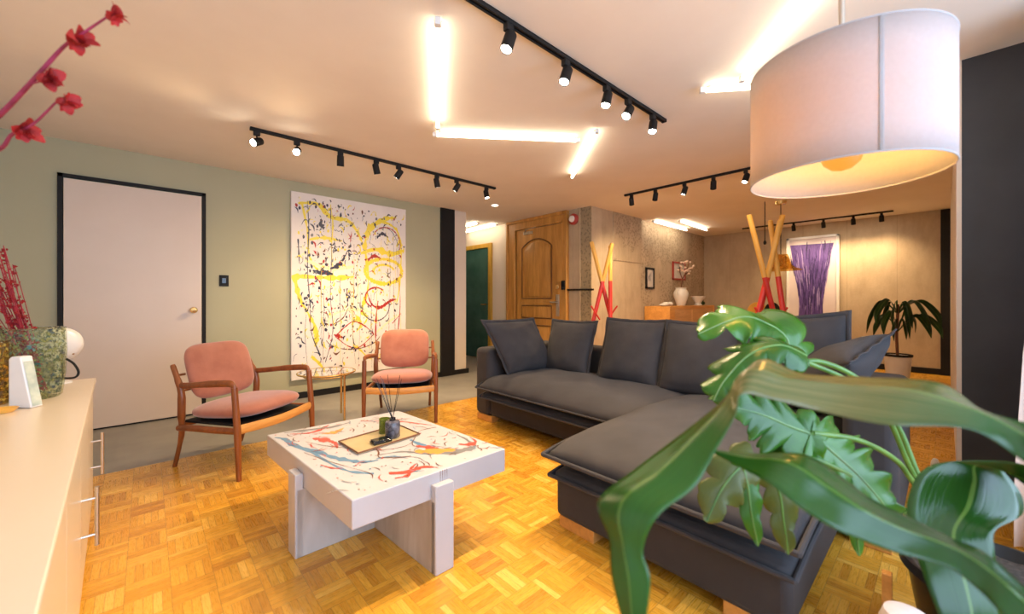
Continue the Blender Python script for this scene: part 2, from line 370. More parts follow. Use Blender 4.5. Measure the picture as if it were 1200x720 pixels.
# white flush door with black surround (set in the green wall)
dt = bpy.data.objects.new('door_1', None); C.objects.link(dt); dt['kind'] = 'structure'; dt.location = (-.06, GY, 0)
build('door_leaf', MB().box((-.46, -.035, .015), (.46, -.005, 2.17)), 'door', dt, .003)
mb = MB().box((-.495, -.03, 0), (-.465, 0, 2.21)); mb.box((.465, -.03, 0), (.495, 0, 2.21)); mb.box((-.495, -.03, 2.18), (.495, 0, 2.21)); mb.box((-.465, -.012, 0), (.465, 0, .02))
build('door_frame', mb, 'black', dt)
kb = build('door_knob', MB().lathe([(0.001, 0), (.028, .0), (.028, .008), (.011, .014), (.011, .04), (.026, .048), (.030, .062), (.022, .076), (.001, .08)], 20, (.395, -.036, 1.04), Matrix.Rotation(PI/2, 3, 'X')), 'brass', dt)

# oak entrance door
et = bpy.data.objects.new('door_2', None); C.objects.link(et); et['kind'] = 'structure'; et.location = (WX, 4.58, 0)
mb = MB().box((-.05, .45, 0), (0, .66, 2.5)); mb.box((-.05, -.68, 0), (0, -.59, 2.5)); mb.box((-.05, -.59, 2.34), (0, .45, 2.5))
mb.box((-.075, -.70, 2.45), (0, .68, 2.5)); mb.box((-.075, -.70, 0), (-.01, -.665, 2.45)); mb.box((-.075, .64, 0), (-.01, .68, 2.45)); mb.box((-.07, .45, 0), (-.02, .475, 2.34)); mb.box((-.07, -.6, 2.33), (-.02, .46, 2.36))
build('door_frame', mb, 'oak', et, .006)
lf = build('door_leaf', MB().box((-.035, -.585, .01), (0, .445, 2.325)), 'oak', et, .004)
def panel_mb(y0, y1, z0, z1, arch=0, arch2=0):
    b = MB(); pts = [(y0, z0), (y1, z0), (y1, z1)]
    if arch: pts += [(y1+(y0-y1)*k/16, z1+arch*math.sin(PI*k/16)**.8) for k in range(1, 16)]
    pts += [(y0, z1), (y0, z0)]
    cy = (y0+y1)/2; cz = (z0+z1)/2
    ins = [(cy+(a-cy)*.84, cz+(c-cz)*.93) for a, c in pts[:-1]]
    fr2 = MB().tube([(-.04, a, c) for a, c in pts], .013, 8); n = len(ins); o1 = [(-.036, a, c) for a, c in ins]; o2 = [(-.052, cy+(a-cy)*.9, cz+(c-cz)*.95) for a, c in ins]
    b.add(o1+o2, [tuple(range(n, 2*n))]+[(i, (i+1) % n, n+(i+1) % n, n+i) for i in range(n)]); return b, fr2
pa, pb = panel_mb(-.37, .30, 1.16, 2.0, .14); pq = build('upper_panel', pa, 'oak', et); build('moulding', pb, 'oak_dark', pq)
pa, pb = panel_mb(-.37, .30, .84, 1.04); pq = build('middle_panel', pa, 'oak', et); build('moulding', pb, 'oak_dark', pq)
pa, pb = panel_mb(-.37, .30, .18, .72); pq = build('lower_panel', pa, 'oak', et); build('moulding', pb, 'oak_dark', pq)
build('carved_rail', MB().box((-.045, -.42, 1.075), (-.03, .36, 1.10)), 'oak', et, .004)
mb = MB().box((-.06, .05, 2.235), (-.03, .25, 2.28)); mb.tube([(-.06, .22, 2.27), (-.14, .1, 2.30), (-.07, -.05, 2.33)], .008, 8)
build('door_closer', mb, 'steel', et, .003)
mb = MB().box((-.05, -.53, .88), (-.035, -.47, 1.22)); mb.tube([(-.045, -.5, 1.10), (-.09, -.5, 1.10), (-.09, -.38, 1.10)], .011, 8)
build('door_handle', mb, 'steel', et, .003)
build('lock', MB().box((-.06, -.53, 1.30), (-.035, -.47, 1.37)), 'brass', et, .006)
# teal door in the corridor
tt = bpy.data.objects.new('door_3', None); C.objects.link(tt); tt['kind'] = 'structure'; tt.location = (WX, 6.15, 0)
build('door_panel', MB().box((-.025, -.36, .02), (0, .42, 2.12)), 'teal', tt, .003)
mb = MB().box((-.05, -.44, 0), (0, -.36, 2.2)); mb.box((-.05, .42, 0), (0, .5, 2.2)); mb.box((-.05, -.36, 2.12), (0, .42, 2.2))
build('door_frame', mb, 'yellowframe', tt, .004)
mb = MB().tube([(-.03, -.30, 1.05), (-.08, -.30, 1.05), (-.08, -.20, 1.05)], .011, 8); build('door_handle', mb, 'brass', tt)

# ---------------------------------------------------------------- lamps: tracks
def make_head(label, group, p, aim, power, lit=True):
    t = thing('track_spotlight', label, 'spotlight', p, 0, group)
    build('mount', MB().box((-.022, -.016, -.035), (.022, .016, 0)), 'black', t, .003)
    build('stem', MB().tube([(0, 0, -.034), (0, 0, -.075)], .006, 8), 'black', t)
    d = Vector(aim).normalized(); cen = Vector((0, 0, -.085))
    R = frame_rot(d.orthogonal(), -d)
    prof = [(.001, .052), (.022, .052), (.029, .044), (.031, -.045), (.027, -.045), (.025, -.034)]
    build('housing', MB().lathe(prof, 20, cen, R), 'black', t)
    build('lens', MB().lathe([(.0255, -.036), (.018, -.042), (.001, -.044)], 20, cen, R), 'spot_lens', t)
    l = bpy.data.lights.new('spot_beam', 'SPOT'); l.energy = power*1.7; l.color = WARM; l.spot_size = math.radians(105); l.spot_blend = .8; l.shadow_soft_size = .025
    lo = bpy.data.objects.new('spot_beam', l); C.objects.link(lo); lo.parent = t; lo.location = cen+d*.05
    lo.rotation_euler = d.to_track_quat('-Z', 'Y').to_euler()
    return t
def track(label, a, b):
    a = Vector(a); b = Vector(b); L = (b-a).length; t = thing('light_track', label, 'track light rail', a, math.atan2(b.y-a.y, b.x-a.x))
    mb = MB().box((0, -.017, -.022), (L, -.006, 0)); mb.box((0, .006, -.022), (L, .017, 0)); mb.box((0, -.017, -.008), (L, .017, 0)); build('rail', mb, 'black', t, .002)
    build('end_cap', MB().box((-.006, -.018, -.023), (.012, .018, 0)), 'black', t, .002)
    build('end_cap', MB().box((L-.012, -.018, -.023), (L+.006, .018, 0)), 'black', t, .002)
track('long black track rail on the ceiling along the sage green wall', (.60, 3.69, H), (3.10, 3.69, H))
track('black track rail crossing the ceiling between the light tubes and the drum lamp', (.35, 1.432, H), (2.87, 1.432, H))
track('short black track rail on the ceiling before the bare concrete column', (4.553, 2.80, H), (4.553, .9, H))
track('black track rail on the ceiling in front of the purple painting', (8.36, 2.61, H), (8.36, .54, H))
ord_ = ['first', 'second', 'third', 'fourth', 'fifth', 'sixth', 'seventh', 'eighth']
G1, G2, G3, G4 = 'spotlights on the rail by the green wall', 'spotlights on the central rail', 'spotlights on the rail before the concrete column', 'spotlights on the rail before the purple painting'
ha = [(-.7, -.55, -.5), (-.35, -.9, -.55), (.1, .3, -1), (.35, .2, -1), (-.5, .5, -1), (.3, .1, -1), (-.4, .5, -1), (.1, -.2, -1)]
for i, (x, a) in enumerate(zip([0.64, 0.929, 1.285, 1.619, 1.848, 2.291, 2.545, 2.972], ha)):
    make_head('black spotlight, %s along the rail by the green wall counted from the white door end' % ord_[i], G1, (x, 3.69, H-.022), a, 14 if i > 1 else 10)
hb = [(-.35, .05, -1), (-.4, .0, -1), (-.35, .0, -1), (-.75, .0, -1), (-.4, -.1, -1)]
for i, (x, a) in enumerate(zip([1.291, 1.721, 2.117, 2.365, 2.696], hb)):
    make_head('glowing spotlight, %s on the central ceiling rail counted from the camera end' % ord_[i], G2, (x, 1.432, H-.022), a, 14)
hc_ = [(.7, .3, -1), (.6, .5, -1), (-.1, .3, -1), (.7, .3, -.9), (-.4, .2, -1)]
for i, (y, a) in enumerate(zip([2.708, 2.385, 2.03, 1.712, 1.393], hc_)):
    make_head('small black spotlight, %s on the rail near the concrete column counted from the column' % ord_[i], G3, (4.553, y, H-.022), a, 14)
for i, y in enumerate([1.802, 1.384, 1.001, 0.668]):
    make_head('tiny black spotlight, %s on the rail before the purple painting counted from the painting' % ord_[i], G4, (8.36, y, H-.022), (.45, .0, -1), 8.5)
# fluorescent tubes
def tube_light(label, a, b, grp='bare fluorescent tubes on the ceiling'):
    a = Vector((a[0], a[1], H-.035)); b = Vector((b[0], b[1], H-.035)); L = (b-a).length
    t = thing('fluorescent_tube', label, 'tube light', a, math.atan2(b.y-a.y, b.x-a.x), grp)
    build('glass_tube', MB().tube([(.03, 0, 0), (L-.03, 0, 0)], .013, 14), 'tube', t)
    for x0 in (0, L-.035):
        build('end_socket', MB().box((x0, -.014, -.016), (x0+.035, .014, .02)), 'white', t, .003)
        build('clip', MB().box((x0+.05 if x0 == 0 else x0-.03, -.017, .010), (x0+.065 if x0 == 0 else x0-.015, .017, .035)), 'chrome', t, .002)
tube_light('bare glowing tube on the ceiling pointing towards the camera, left of the black central rail', (1.012, 1.622), (1.65, 2.646))
tube_light('long bare glowing tube lying across the ceiling in the zigzag centre', (1.687, 2.78), (2.653, 2.053))
tube_light('bare glowing tube slanting down from the zigzag under the central rail end', (2.595, 1.841), (3.402, 2.748))
tube_light('bright tube running from the top of the photo to the drum lampshade', (1.76, .02), (2.64, .836))
tube_light('tube half hidden behind the white drum lampshade', (2.576, 1.051), (3.35, .13))
tube_light('bright tube beyond the column above the wooden credenza, nearer one', (6.294, 3.34), (7.609, 3.34))
tube_light('bright tube above the wooden credenza, farther from the concrete wall', (6.60, 3.03), (7.886, 3.08))
tube_light('tube high in the corridor above the teal door, longer in view', (4.60, 6.5), (4.55, 5.35))
tube_light('tube high in the corridor above the teal door, shorter in view', (4.25, 6.5), (4.22, 5.45))
dl = thing('recessed_downlight', 'small round recessed ceiling downlight near the entrance corridor', 'downlight', (3.682, 4.377, 2.5))
build('lens', MB().lathe([(.001, -.006), (.045, -.006)], 24), 'tube', dl); build('trim_ring', MB().lathe([(.045, -.006), (.06, -.008), (.062, 0)], 24), 'white', dl)

# ---------------------------------------------------------------- drum pendant
pt = thing('pendant_lamp', 'large white drum lampshade pendant with amber bulb hanging over the sofa', 'pendant lamp', (1.486, .204, 1.497))
R0 = .2265; hh = .325
mb = MB(); prof = [(R0, 0), (R0, hh)]
mb.lathe([(R0, 0), (R0, hh*.25), (R0, hh*.5), (R0, hh*.75), (R0, hh)], 96); build('lamp_shade', mb, 'shade', pt, solid=.0015)
mb = MB()
for zz in (0, hh): build('shade_rim', MB().tube([(R0*math.cos(2*PI*k/96), R0*math.sin(2*PI*k/96), zz) for k in range(97)], .0022, 6, False), 'shade_rim', pt)
mb = MB()
for k in range(3):
    a = 2*PI*k/3+.4; mb.tube([(0, 0, hh-.02), (R0*math.cos(a), R0*math.sin(a), hh-.005)], .0025, 6)
build('spider_frame', mb, 'chrome', pt)
a_ = math.radians(206.5); build('shade_seam', MB().grid([[((R0+.0015)*math.cos(a_+d), (R0+.0015)*math.sin(a_+d), z) for z in (.003, hh-.003)] for d in (-.022, -.01, 0, .01, .022)], uv=False), 'shade', pt, solid=.001)
build('rod', MB().tube([(0, 0, .22), (0, 0, H-1.497)], .008, 12), 'steel', pt)
build('canopy', MB().lathe([(.001, H-1.497-.03), (.055, H-1.497-.025), (.06, H-1.497)], 24), 'steel', pt)
build('socket', MB().lathe([(.001, .23), (.02, .23), (.022, .16), (.018, .155)], 16), 'brass', pt)
bl = build('bulb', MB().lathe([(.018, .158), (.022, .145), (.040, .12), (.050, .092), (.052, .07), (.043, .045), (.025, .028), (.001, .021)], 28), 'bulb', pt)
l = bpy.data.lights.new('bulb_light', 'POINT'); l.energy = 13; l.color = (1, .49, .10); l.shadow_soft_size = .05
lo = bpy.data.objects.new('bulb_light', l); C.objects.link(lo); lo.parent = pt; lo.location = (0, 0, .12)

# ---------------------------------------------------------------- sofa
sf = thing('sectional_sofa', 'large charcoal L-shaped sofa with a chaise and padded mattress seats', 'sofa', (2.6, 1.6, 0))
def srel(a, b): return tuple(p-q for p, q in zip(a, (2.6, 1.6, 0))), tuple(p-q for p, q in zip(b, (2.6, 1.6, 0)))
def sbox(name, a, b, m='sofa', bevel=.03, seg=3): a, b = srel(a, b); return build(name, MB().box(a, b), m, sf, bevel, seg)
sbox('seat_base', (2.36, .33, .055), (3.2, 2.88, .30)); sbox('chaise_base', (1.52, .335, .055), (2.36, 1.335, .29))
sbox('armrest', (2.335, 2.865, .055), (3.33, 3.075, .685), bevel=.045, seg=4); sbox('armrest', (2.42, .14, .055), (3.33, .335, .70), bevel=.045, seg=4)
sbox('backrest', (3.12, .335, .055), (3.33, 2.865, .69), bevel=.04, seg=4)
for (x, y, sx, sy) in ((2.35, 2.84, .09, .22), (1.535, 1.11, .1, .21), (1.535, .345, .1, .2), (3.2, 2.84, .1, .2), (3.2, .16, .1, .2), (2.45, .16, .1, .15)):
    sbox('foot', (x, y, 0), (x+sx, y+sy, .058), 'pine', .004)
def mattress(name, x0, x1, y0, y1, z0, zt, crown, droopx=0, mt='cushion', seed=0):
    mb = MB(); n = 40; mlist = []
    for side in (1, -1):
        P = []
        for i in range(n+1):
            row = []
            for j in range(n+1):
                u = 2*i/n-1; v = 2*j/n-1
                e = ((1-abs(u)**6)*(1-abs(v)**6))**.5
                x = (x0+x1)/2+u*(x1-x0)/2; y = (y0+y1)/2+v*(y1-y0)/2
                zc = z0+(zt-z0)*.5
                z = zc+side*(zt-z0)*.5*e
                if side > 0: z += crown*(1-u*u)**.7*(1-v*v)**.5+.007*noise.noise(Vector((x*5+seed, y*5, 0)))*e*2
                fr = max(0, (-u-.55)/.45); z -= droopx*fr*fr
                row.append((x-2.6, y-1.6, z))
            P.append(row)
        mb.grid(P, uv=False)
    o = build(name, mb, mt, sf)
    bm = bmesh.new(); bm.from_mesh(o.data); bmesh.ops.remove_doubles(bm, verts=bm.verts, dist=.0005); bmesh.ops.recalc_face_normals(bm, faces=bm.faces); bm.to_mesh(o.data); bm.free()
    return o
def welt(name, pts, r=.007, mt='cushion'):
    mb = MB().tube([(p[0]-2.6, p[1]-1.6, p[2]) for p in pts], r, 8); return build(name, mb, mt, sf)
mattress('seat_mattress', 2.235, 3.14, 1.20, 2.88, .262, .325, 0, .035, seed=3)
mattress('seat_mattress', 2.22, 3.16, 1.18, 2.90, .335, .445, .035, .05, seed=5)
mattress('chaise_mattress', 1.50, 3.12, .325, 1.345, .262, .325, 0, .03, seed=9)
mattress('chaise_mattress', 1.475, 3.14, .31, 1.365, .335, .45, .045, .03, seed=11)
def rim(x0, x1, y0, y1, z, dr):
    pts = []
    for i in range(41):
        f = i/40; pts.append((x1+(x0-x1)*f, y1, z-dr*max(0, (f*2-1-.55)/.45)**2))
    for i in range(41): pts.append((x0, y1+(y0-y1)*i/40, z-dr))
    for i in range(41):
        f = i/40; pts.append((x0+(x1-x0)*f, y0, z-dr*max(0, (1-2*f-.55)/.45)**2))
    return pts
welt('piping', rim(2.21, 3.1, 1.3, 2.905, .392, .05)); welt('piping', rim(2.225, 3.1, 1.3, 2.885, .292, .035))
welt('piping', rim(1.465, 3.1, .302, 1.372, .395, .03), .010); welt('piping', rim(1.49, 3.1, .318, 1.352, .292, .03), .009)

def pillow(label, group, cen, xdir, ydir, w_, h_, th, seed, name='back_cushion', cat='cushion', shear=0):
    x = Vector(xdir).normalized(); y = Vector(ydir).normalized(); nz = x.cross(y).normalized(); y = nz.cross(x)
    R = Matrix((x, y, nz)).transposed()
    t = bpy.data.objects.new(name, None); C.objects.link(t); tag(t, label, cat, group)
    t.location = cen; t.rotation_euler = R.to_euler(); n = 36; mb = MB()
    def outline(u, v, k=1.0):
        ex = 1-.05*(1-v*v)-.0; ey = 1-.05*(1-u*u)
        return u*w_/2*ex*k+shear*v*h_/2, v*h_/2*ey*k
    for side in (1, -1):
        P = []
        for i in range(n+1):
            row = []
            for j in range(n+1):
                u = 2*i/n-1; v = 2*j/n-1
                # spread samples to the edge
                u = math.sin(u*PI/2); v = math.sin(v*PI/2)
                e = ((1-u*u)*(1-v*v))**.42
                sag = 1-.25*v
                px, py = outline(u, v)
                cr = .010*noise.noise(Vector((px*9+seed, py*9, side)))+.014*abs(noise.noise(Vector((px*4+seed*2, py*14, side*3))))*(1-e)
                row.append((px, py, side*(th/2*e*sag+cr*min(1, e*3))))
            P.append(row)
        mb.grid(P, uv=False)
    o = build('cushion_body', mb, 'cushion', t)
    bm = bmesh.new(); bm.from_mesh(o.data); bmesh.ops.remove_doubles(bm, verts=bm.verts, dist=.0004); bmesh.ops.recalc_face_normals(bm, faces=bm.faces); bm.to_mesh(o.data); bm.free()
    # Oxford border
    mb = MB(); ring = []
    for k in range(160):
        q = k/40; s_ = int(q); f = 2*(q-s_)-1
        u, v = [(f, -1), (1, f), (-f, 1), (-1, -f)][s_]
        ring.append((u, v))
    ring.append(ring[0]); P = []
    for (u, v) in ring:
        px, py = outline(u, v); wv = .004*math.sin(60*px+40*py+seed)+.003*noise.noise(Vector((px*30, py*30, seed)))
        P.append([(px*.985, py*.985, 0), (px*(1+.028/w_), py*(1+.028/h_), wv*.6), (px*(1+.055/w_), py*(1+.055/h_), wv)])
    mb.grid(P, uv=False); build('border', mb, 'cushion', t, solid=.007)
    return t
GC = 'charcoal cushions along the sofa'
B = (0, -1, 0)
pillow('charcoal square cushion leaning on the sofa arm nearest the teal door', GC, (2.68, 2.79, .69), (-.99, .06, .0), (.0, .22, .97), .60, .50, .17, 1, 'scatter_cushion', shear=.42)
pillow('charcoal back cushion in front of the oak door, beside the arm cushion', GC, (3.03, 2.48, .68), B, (.30, .02, 1), .52, .50, .19, 2)
pillow('charcoal back cushion directly below the shorter red and yellow poles', GC, (3.02, 1.80, .70), B, (.32, -.05, 1), .55, .54, .20, 3)
pillow('charcoal back cushion standing below the wooden credenza', GC, (3.00, 1.225, .70), B, (.30, .0, 1), .55, .54, .20, 4)
pillow('charcoal back cushion below the purple painting, behind the lobed leaves', GC, (2.98, .66, .76), (0, -1, .10), (.28, .06, 1), .58, .55, .20, 5)
pillow('charcoal scatter cushion slumped against the sofa arm next to the black wall', GC, (2.68, .38, .775), (-.93, .28, -.30), (.1, -.75, .75), .41, .41, .25, 6, 'scatter_cushion')

# ---------------------------------------------------------------- coffee table
tx0, tx1, ty0, ty1 = .505, 1.33, 1.47, 2.47
ct = thing('coffee_table', 'low white coffee table splashed with paint on crossed white boards', 'coffee table', (.92, 1.98, 0))
tb = [Vector((0.475, 2.467)), Vector((0.547, 1.454)), Vector((1.289, 1.455)), Vector((1.214, 2.424))]
mb = MB(); o_ = Vector((.92, 1.98))
mb.add([(*(p-o_), zz) for zz in (.305, .415) for p in tb], [(0,1,2,3)[::-1], (4,5,6,7), (0,1,5,4), (1,2,6,5), (2,3,7,6), (3,0,4,7)])
build('tabletop', mb, 'table', ct, .004)
ax = (tb[2]-tb[1]).normalized(); ay = (tb[0]-tb[1]).normalized(); t0 = tb[1]-o_
LW = (tb[2]-tb[1]).length; LH = (tb[0]-tb[1]).length
def tpt(a, b, zz): p = t0+ax*a+ay*b; return (p.x, p.y, zz)
def board(name, a0, a1, b0, b1, z0, z1, m='table_leg'):
    mb = MB(); mb.add([tpt(a0,b0,z0), tpt(a1,b0,z0), tpt(a1,b1,z0), tpt(a0,b1,z0), tpt(a0,b0,z1), tpt(a1,b0,z1), tpt(a1,b1,z1), tpt(a0,b1,z1)], [(0,3,2,1),(4,5,6,7),(0,1,5,4),(1,2,6,5),(2,3,7,6),(3,0,4,7)])
    build(name, mb, m, ct, .004)
board('cross_board', LW*.44, LW*.44+.09, -.03, LH+.03, 0, .305); board('cross_board', -.03, LW+.03, LH*.47, LH*.47+.09, 0, .304)
board('leg_block', LW*.44, LW*.44+.09, -.035, -.001, 0, .37, 'table'); board('leg_block', -.035, -.001, LH*.47, LH*.47+.09, 0, .37, 'table')
board('leg_block', LW*.44, LW*.44+.09, LH+.001, LH+.035, 0, .37, 'table'); board('leg_block', LW+.001, LW+.035, LH*.47, LH*.47+.09, 0, .37, 'table')

def stroke(mb, pts, ws, T, n=6, jit=0, base=.0007):
    # flat ribbon through 2D points, T maps 2D to 3D; ws widths
    P = crm([(*p, w_) for p, w_ in zip(pts, ws)], n); row = []
    for i, p in enumerate(P):
        a = Vector(P[min(i+1, len(P)-1)][:2])-Vector(P[max(i-1, 0)][:2])
        d = Vector((-a.y, a.x)).normalized() if a.length > 1e-9 else Vector((0, 1))
        w2 = max(.0006, p[2]/2*(1+random.uniform(-jit, jit)))
        q = Vector(p[:2]); row.append([T(*(q+d*w2)), T(*(q-d*w2))])
    mb.grid(row, uv=False)
def blob(mb, c, r, T, el=1, ang=0, n=10, jit=.25):
    vs = []
    for k in range(n):
        t = 2*PI*k/n; rr = r*(1+random.uniform(-jit, jit)); x = rr*math.cos(t); y = rr*el*math.sin(t)
        vs.append(T(c[0]+x*math.cos(ang)-y*math.sin(ang), c[1]+x*math.sin(ang)+y*math.cos(ang)))
    mb.add(vs, [tuple(range(n))])
random.seed(21)
lay = [0]
def TT(a, b): return tpt(a*LW, b*LH, .4157+lay[0]*.00005)
tm = ['p_blue', 'p_coral', 'p_orange', 'p_grey', 'p_brown']; mb = MB()
def ts(mi, pts, ws, jit=.3): mb.cur = mi; lay[0] += 1; stroke(mb, pts, [w_*1.5 for w_ in ws], TT, 6, .5)
ts(0, [(.02, .93), (.06, .86), (.05, .75), (.12, .60), (.16, .45), (.24, .32), (.33, .28)], [.006, .02, .016, .022, .028, .022, .008])
ts(0, [(.07, .86), (.07, .72), (.10, .55), (.11, .38), (.14, .25), (.22, .16)], [.01, .018, .012, .010, .014, .01])
ts(0, [(.33, .30), (.42, .28), (.47, .22)], [.006, .01, .004]); ts(0, [(.66, .42), (.66, .30), (.70, .25)], [.01, .022, .012])
ts(3, [(.35, .34), (.50, .30), (.60, .20), (.75, .13), (.88, .12), (.93, .22), (.95, .32)], [.004, .01, .03, .034, .02, .01, .006])
ts(2, [(.56, .26), (.66, .20), (.76, .15)], [.02, .05, .012]); ts(2, [(.28, .82), (.36, .80), (.45, .84)], [.01, .03, .008])
ts(1, [(.20, .78), (.24, .72), (.27, .64), (.24, .55)], [.012, .035, .02, .006]); ts(1, [(.12, .93), (.22, .88), (.32, .90), (.4, .95)], [.004, .012, .016, .004])
ts(1, [(.62, .32), (.66, .27), (.70, .22)], [.012, .03, .008]); ts(1, [(.84, .20), (.88, .16), (.95, .17), (.98, .24)], [.01, .028, .012, .004])
ts(1, [(.28, .12), (.36, .08), (.46, .08), (.52, .03)], [.012, .018, .014, .004]); ts(1, [(.27, .06), (.34, .05), (.40, .10), (.46, .13)], [.006, .012, .01, .003])
ts(1, [(.62, .90), (.75, .80), (.86, .70), (.95, .55)], [.004, .01, .012, .004]); ts(1, [(.06, .40), (.09, .33), (.13, .30)], [.004, .01, .003])
ts(3, [(.1, .97), (.25, .94), (.40, .90), (.55, .92)], [.005, .018, .014, .005]); ts(4, [(.45, .55), (.40, .38), (.36, .30), (.5, .22)], [.003, .006, .004, .006])
ts(4, [(.14, .75), (.22, .6), (.4, .4), (.6, .36), (.8, .5), (.95, .5)], [.003]*6); ts(4, [(.06, .6), (.12, .40), (.2, .2)], [.002]*3)
for k in range(260):
    mb.cur = random.choice([0, 1, 1, 3, 4, 4]); lay[0] += .1; a = random.uniform(.03, .97); b = random.uniform(.03, .97)
    if random.random() < .6: blob(mb, (a, b), random.uniform(.0015, .006), TT)
    else:
        t_ = random.uniform(0, 2*PI); L = random.uniform(.02, .1); stroke(mb, [(a, b), (a+L*.5*math.cos(t_), b+L*.5*math.sin(t_)), (a+L*math.cos(t_+.4), b+L*math.sin(t_+.4))], [.0015, .006, .0015], TT, 3)
mb.v = [Vector((v.x, v.y, v.z)) for v in mb.v]
build('paint_splashes', mb, tm, ct, smooth=False)
mb = MB()
for k, a in enumerate((.50, .515, .53, .545)):
    b0 = tpt(a*LW, -.001, .414); mb.add([tpt(a*LW, -.0008, .414), tpt(a*LW+.003, -.0008, .414), tpt(a*LW+.002, -.0008, .33+.01*k)], [(0, 1, 2)])
build('paint_drips', mb, 'p_brown', ct, smooth=False)
# tray, candle, reed diffuser, black box
def TW(a, b, zz=.4165): p = tb[1]+ax*a+ay*b; return Vector((p.x, p.y, zz))
ta = Vector((0.716, 2.08)); tbb = Vector((0.728, 1.858)); tc_ = Vector((1.076, 1.904)); td = tc_+(ta-tbb)
cc = (ta+tbb+tc_+td)/4
tr_ = thing('tray', 'flat golden rectangular tray on the painted coffee table', 'tray', (cc.x, cc.y, .4185))
q = [ta-cc, tbb-cc, tc_-cc, td-cc]; mb = MB()
mb.add([(*p, 0) for p in q]+[(*p, .004) for p in q], [(3,2,1,0),(4,5,6,7),(0,1,5,4),(1,2,6,5),(2,3,7,6),(3,0,4,7)]); build('tray_base', mb, 'tray', tr_)
mb = MB().tube([(*p, .006) for p in q+q[:1]], .004, 6); build('rim', mb, 'p_brown', tr_)
dp = (0.948, 1.96, 0.4225)
dif = thing('reed_diffuser', 'smoky black reed diffuser jar with dark reeds on the tray', 'reed diffuser', dp)
build('jar', MB().lathe([(.001, .001), (.034, .001), (.038, .006), (.038, .078), (.034, .084), (.014, .088), (.014, .10), (.011, .10), (.011, .08), (.001, .07)], 28), 'marbleblack', dif)
build('collar', MB().lathe([(.0145, .088), (.0155, .088), (.0155, .102), (.0145, .102)], 20), 'blackgloss', dif)
mb = MB()
for k, (dx, dy, L) in enumerate(((-.35, .18, .23), (-.28, .0, .24), (-.2, .2, .22), (-.12, -.05, .24), (.14, -.1, .24), (.22, .0, .22), (-.42, .05, .21))):
    d = Vector((dx*.74, dx*-.67+dy*.5, 1)).normalized(); mb.tube([Vector((0, 0, .03)), Vector((0, 0, .09))+d*.012, Vector((0, 0, .09))+d*L], .0014, 5)
build('reeds', mb, 'blackgloss', dif)
gp = (0.946, 2.052, 0.4225)
cj = thing('candle_jar', 'olive green glass candle jar beside the black diffuser', 'candle', gp)
build('jar', MB().lathe([(.001, 0), (.027, 0), (.029, .004), (.029, .078), (.027, .078), (.027, .006), (.001, .006)], 28), 'greenglass', cj)
build('wax', MB().lathe([(.001, .007), (.0265, .007), (.0265, .05), (.001, .05)], 24), 'greenglass', cj)
bp = (0.873, 1.928, 0.4225)
bx_ = thing('black_box', 'small flat black case lying on the tray in front of the candle', 'box', bp, math.atan2(ax.y, ax.x))
build('case_body', MB().box((-.05, -.028, 0), (.045, .028, .012)), 'blackgloss', bx_, .003); build('lid', MB().box((-.047, -.025, .0125), (.042, .025, .018)), 'blackgloss', bx_, .003)

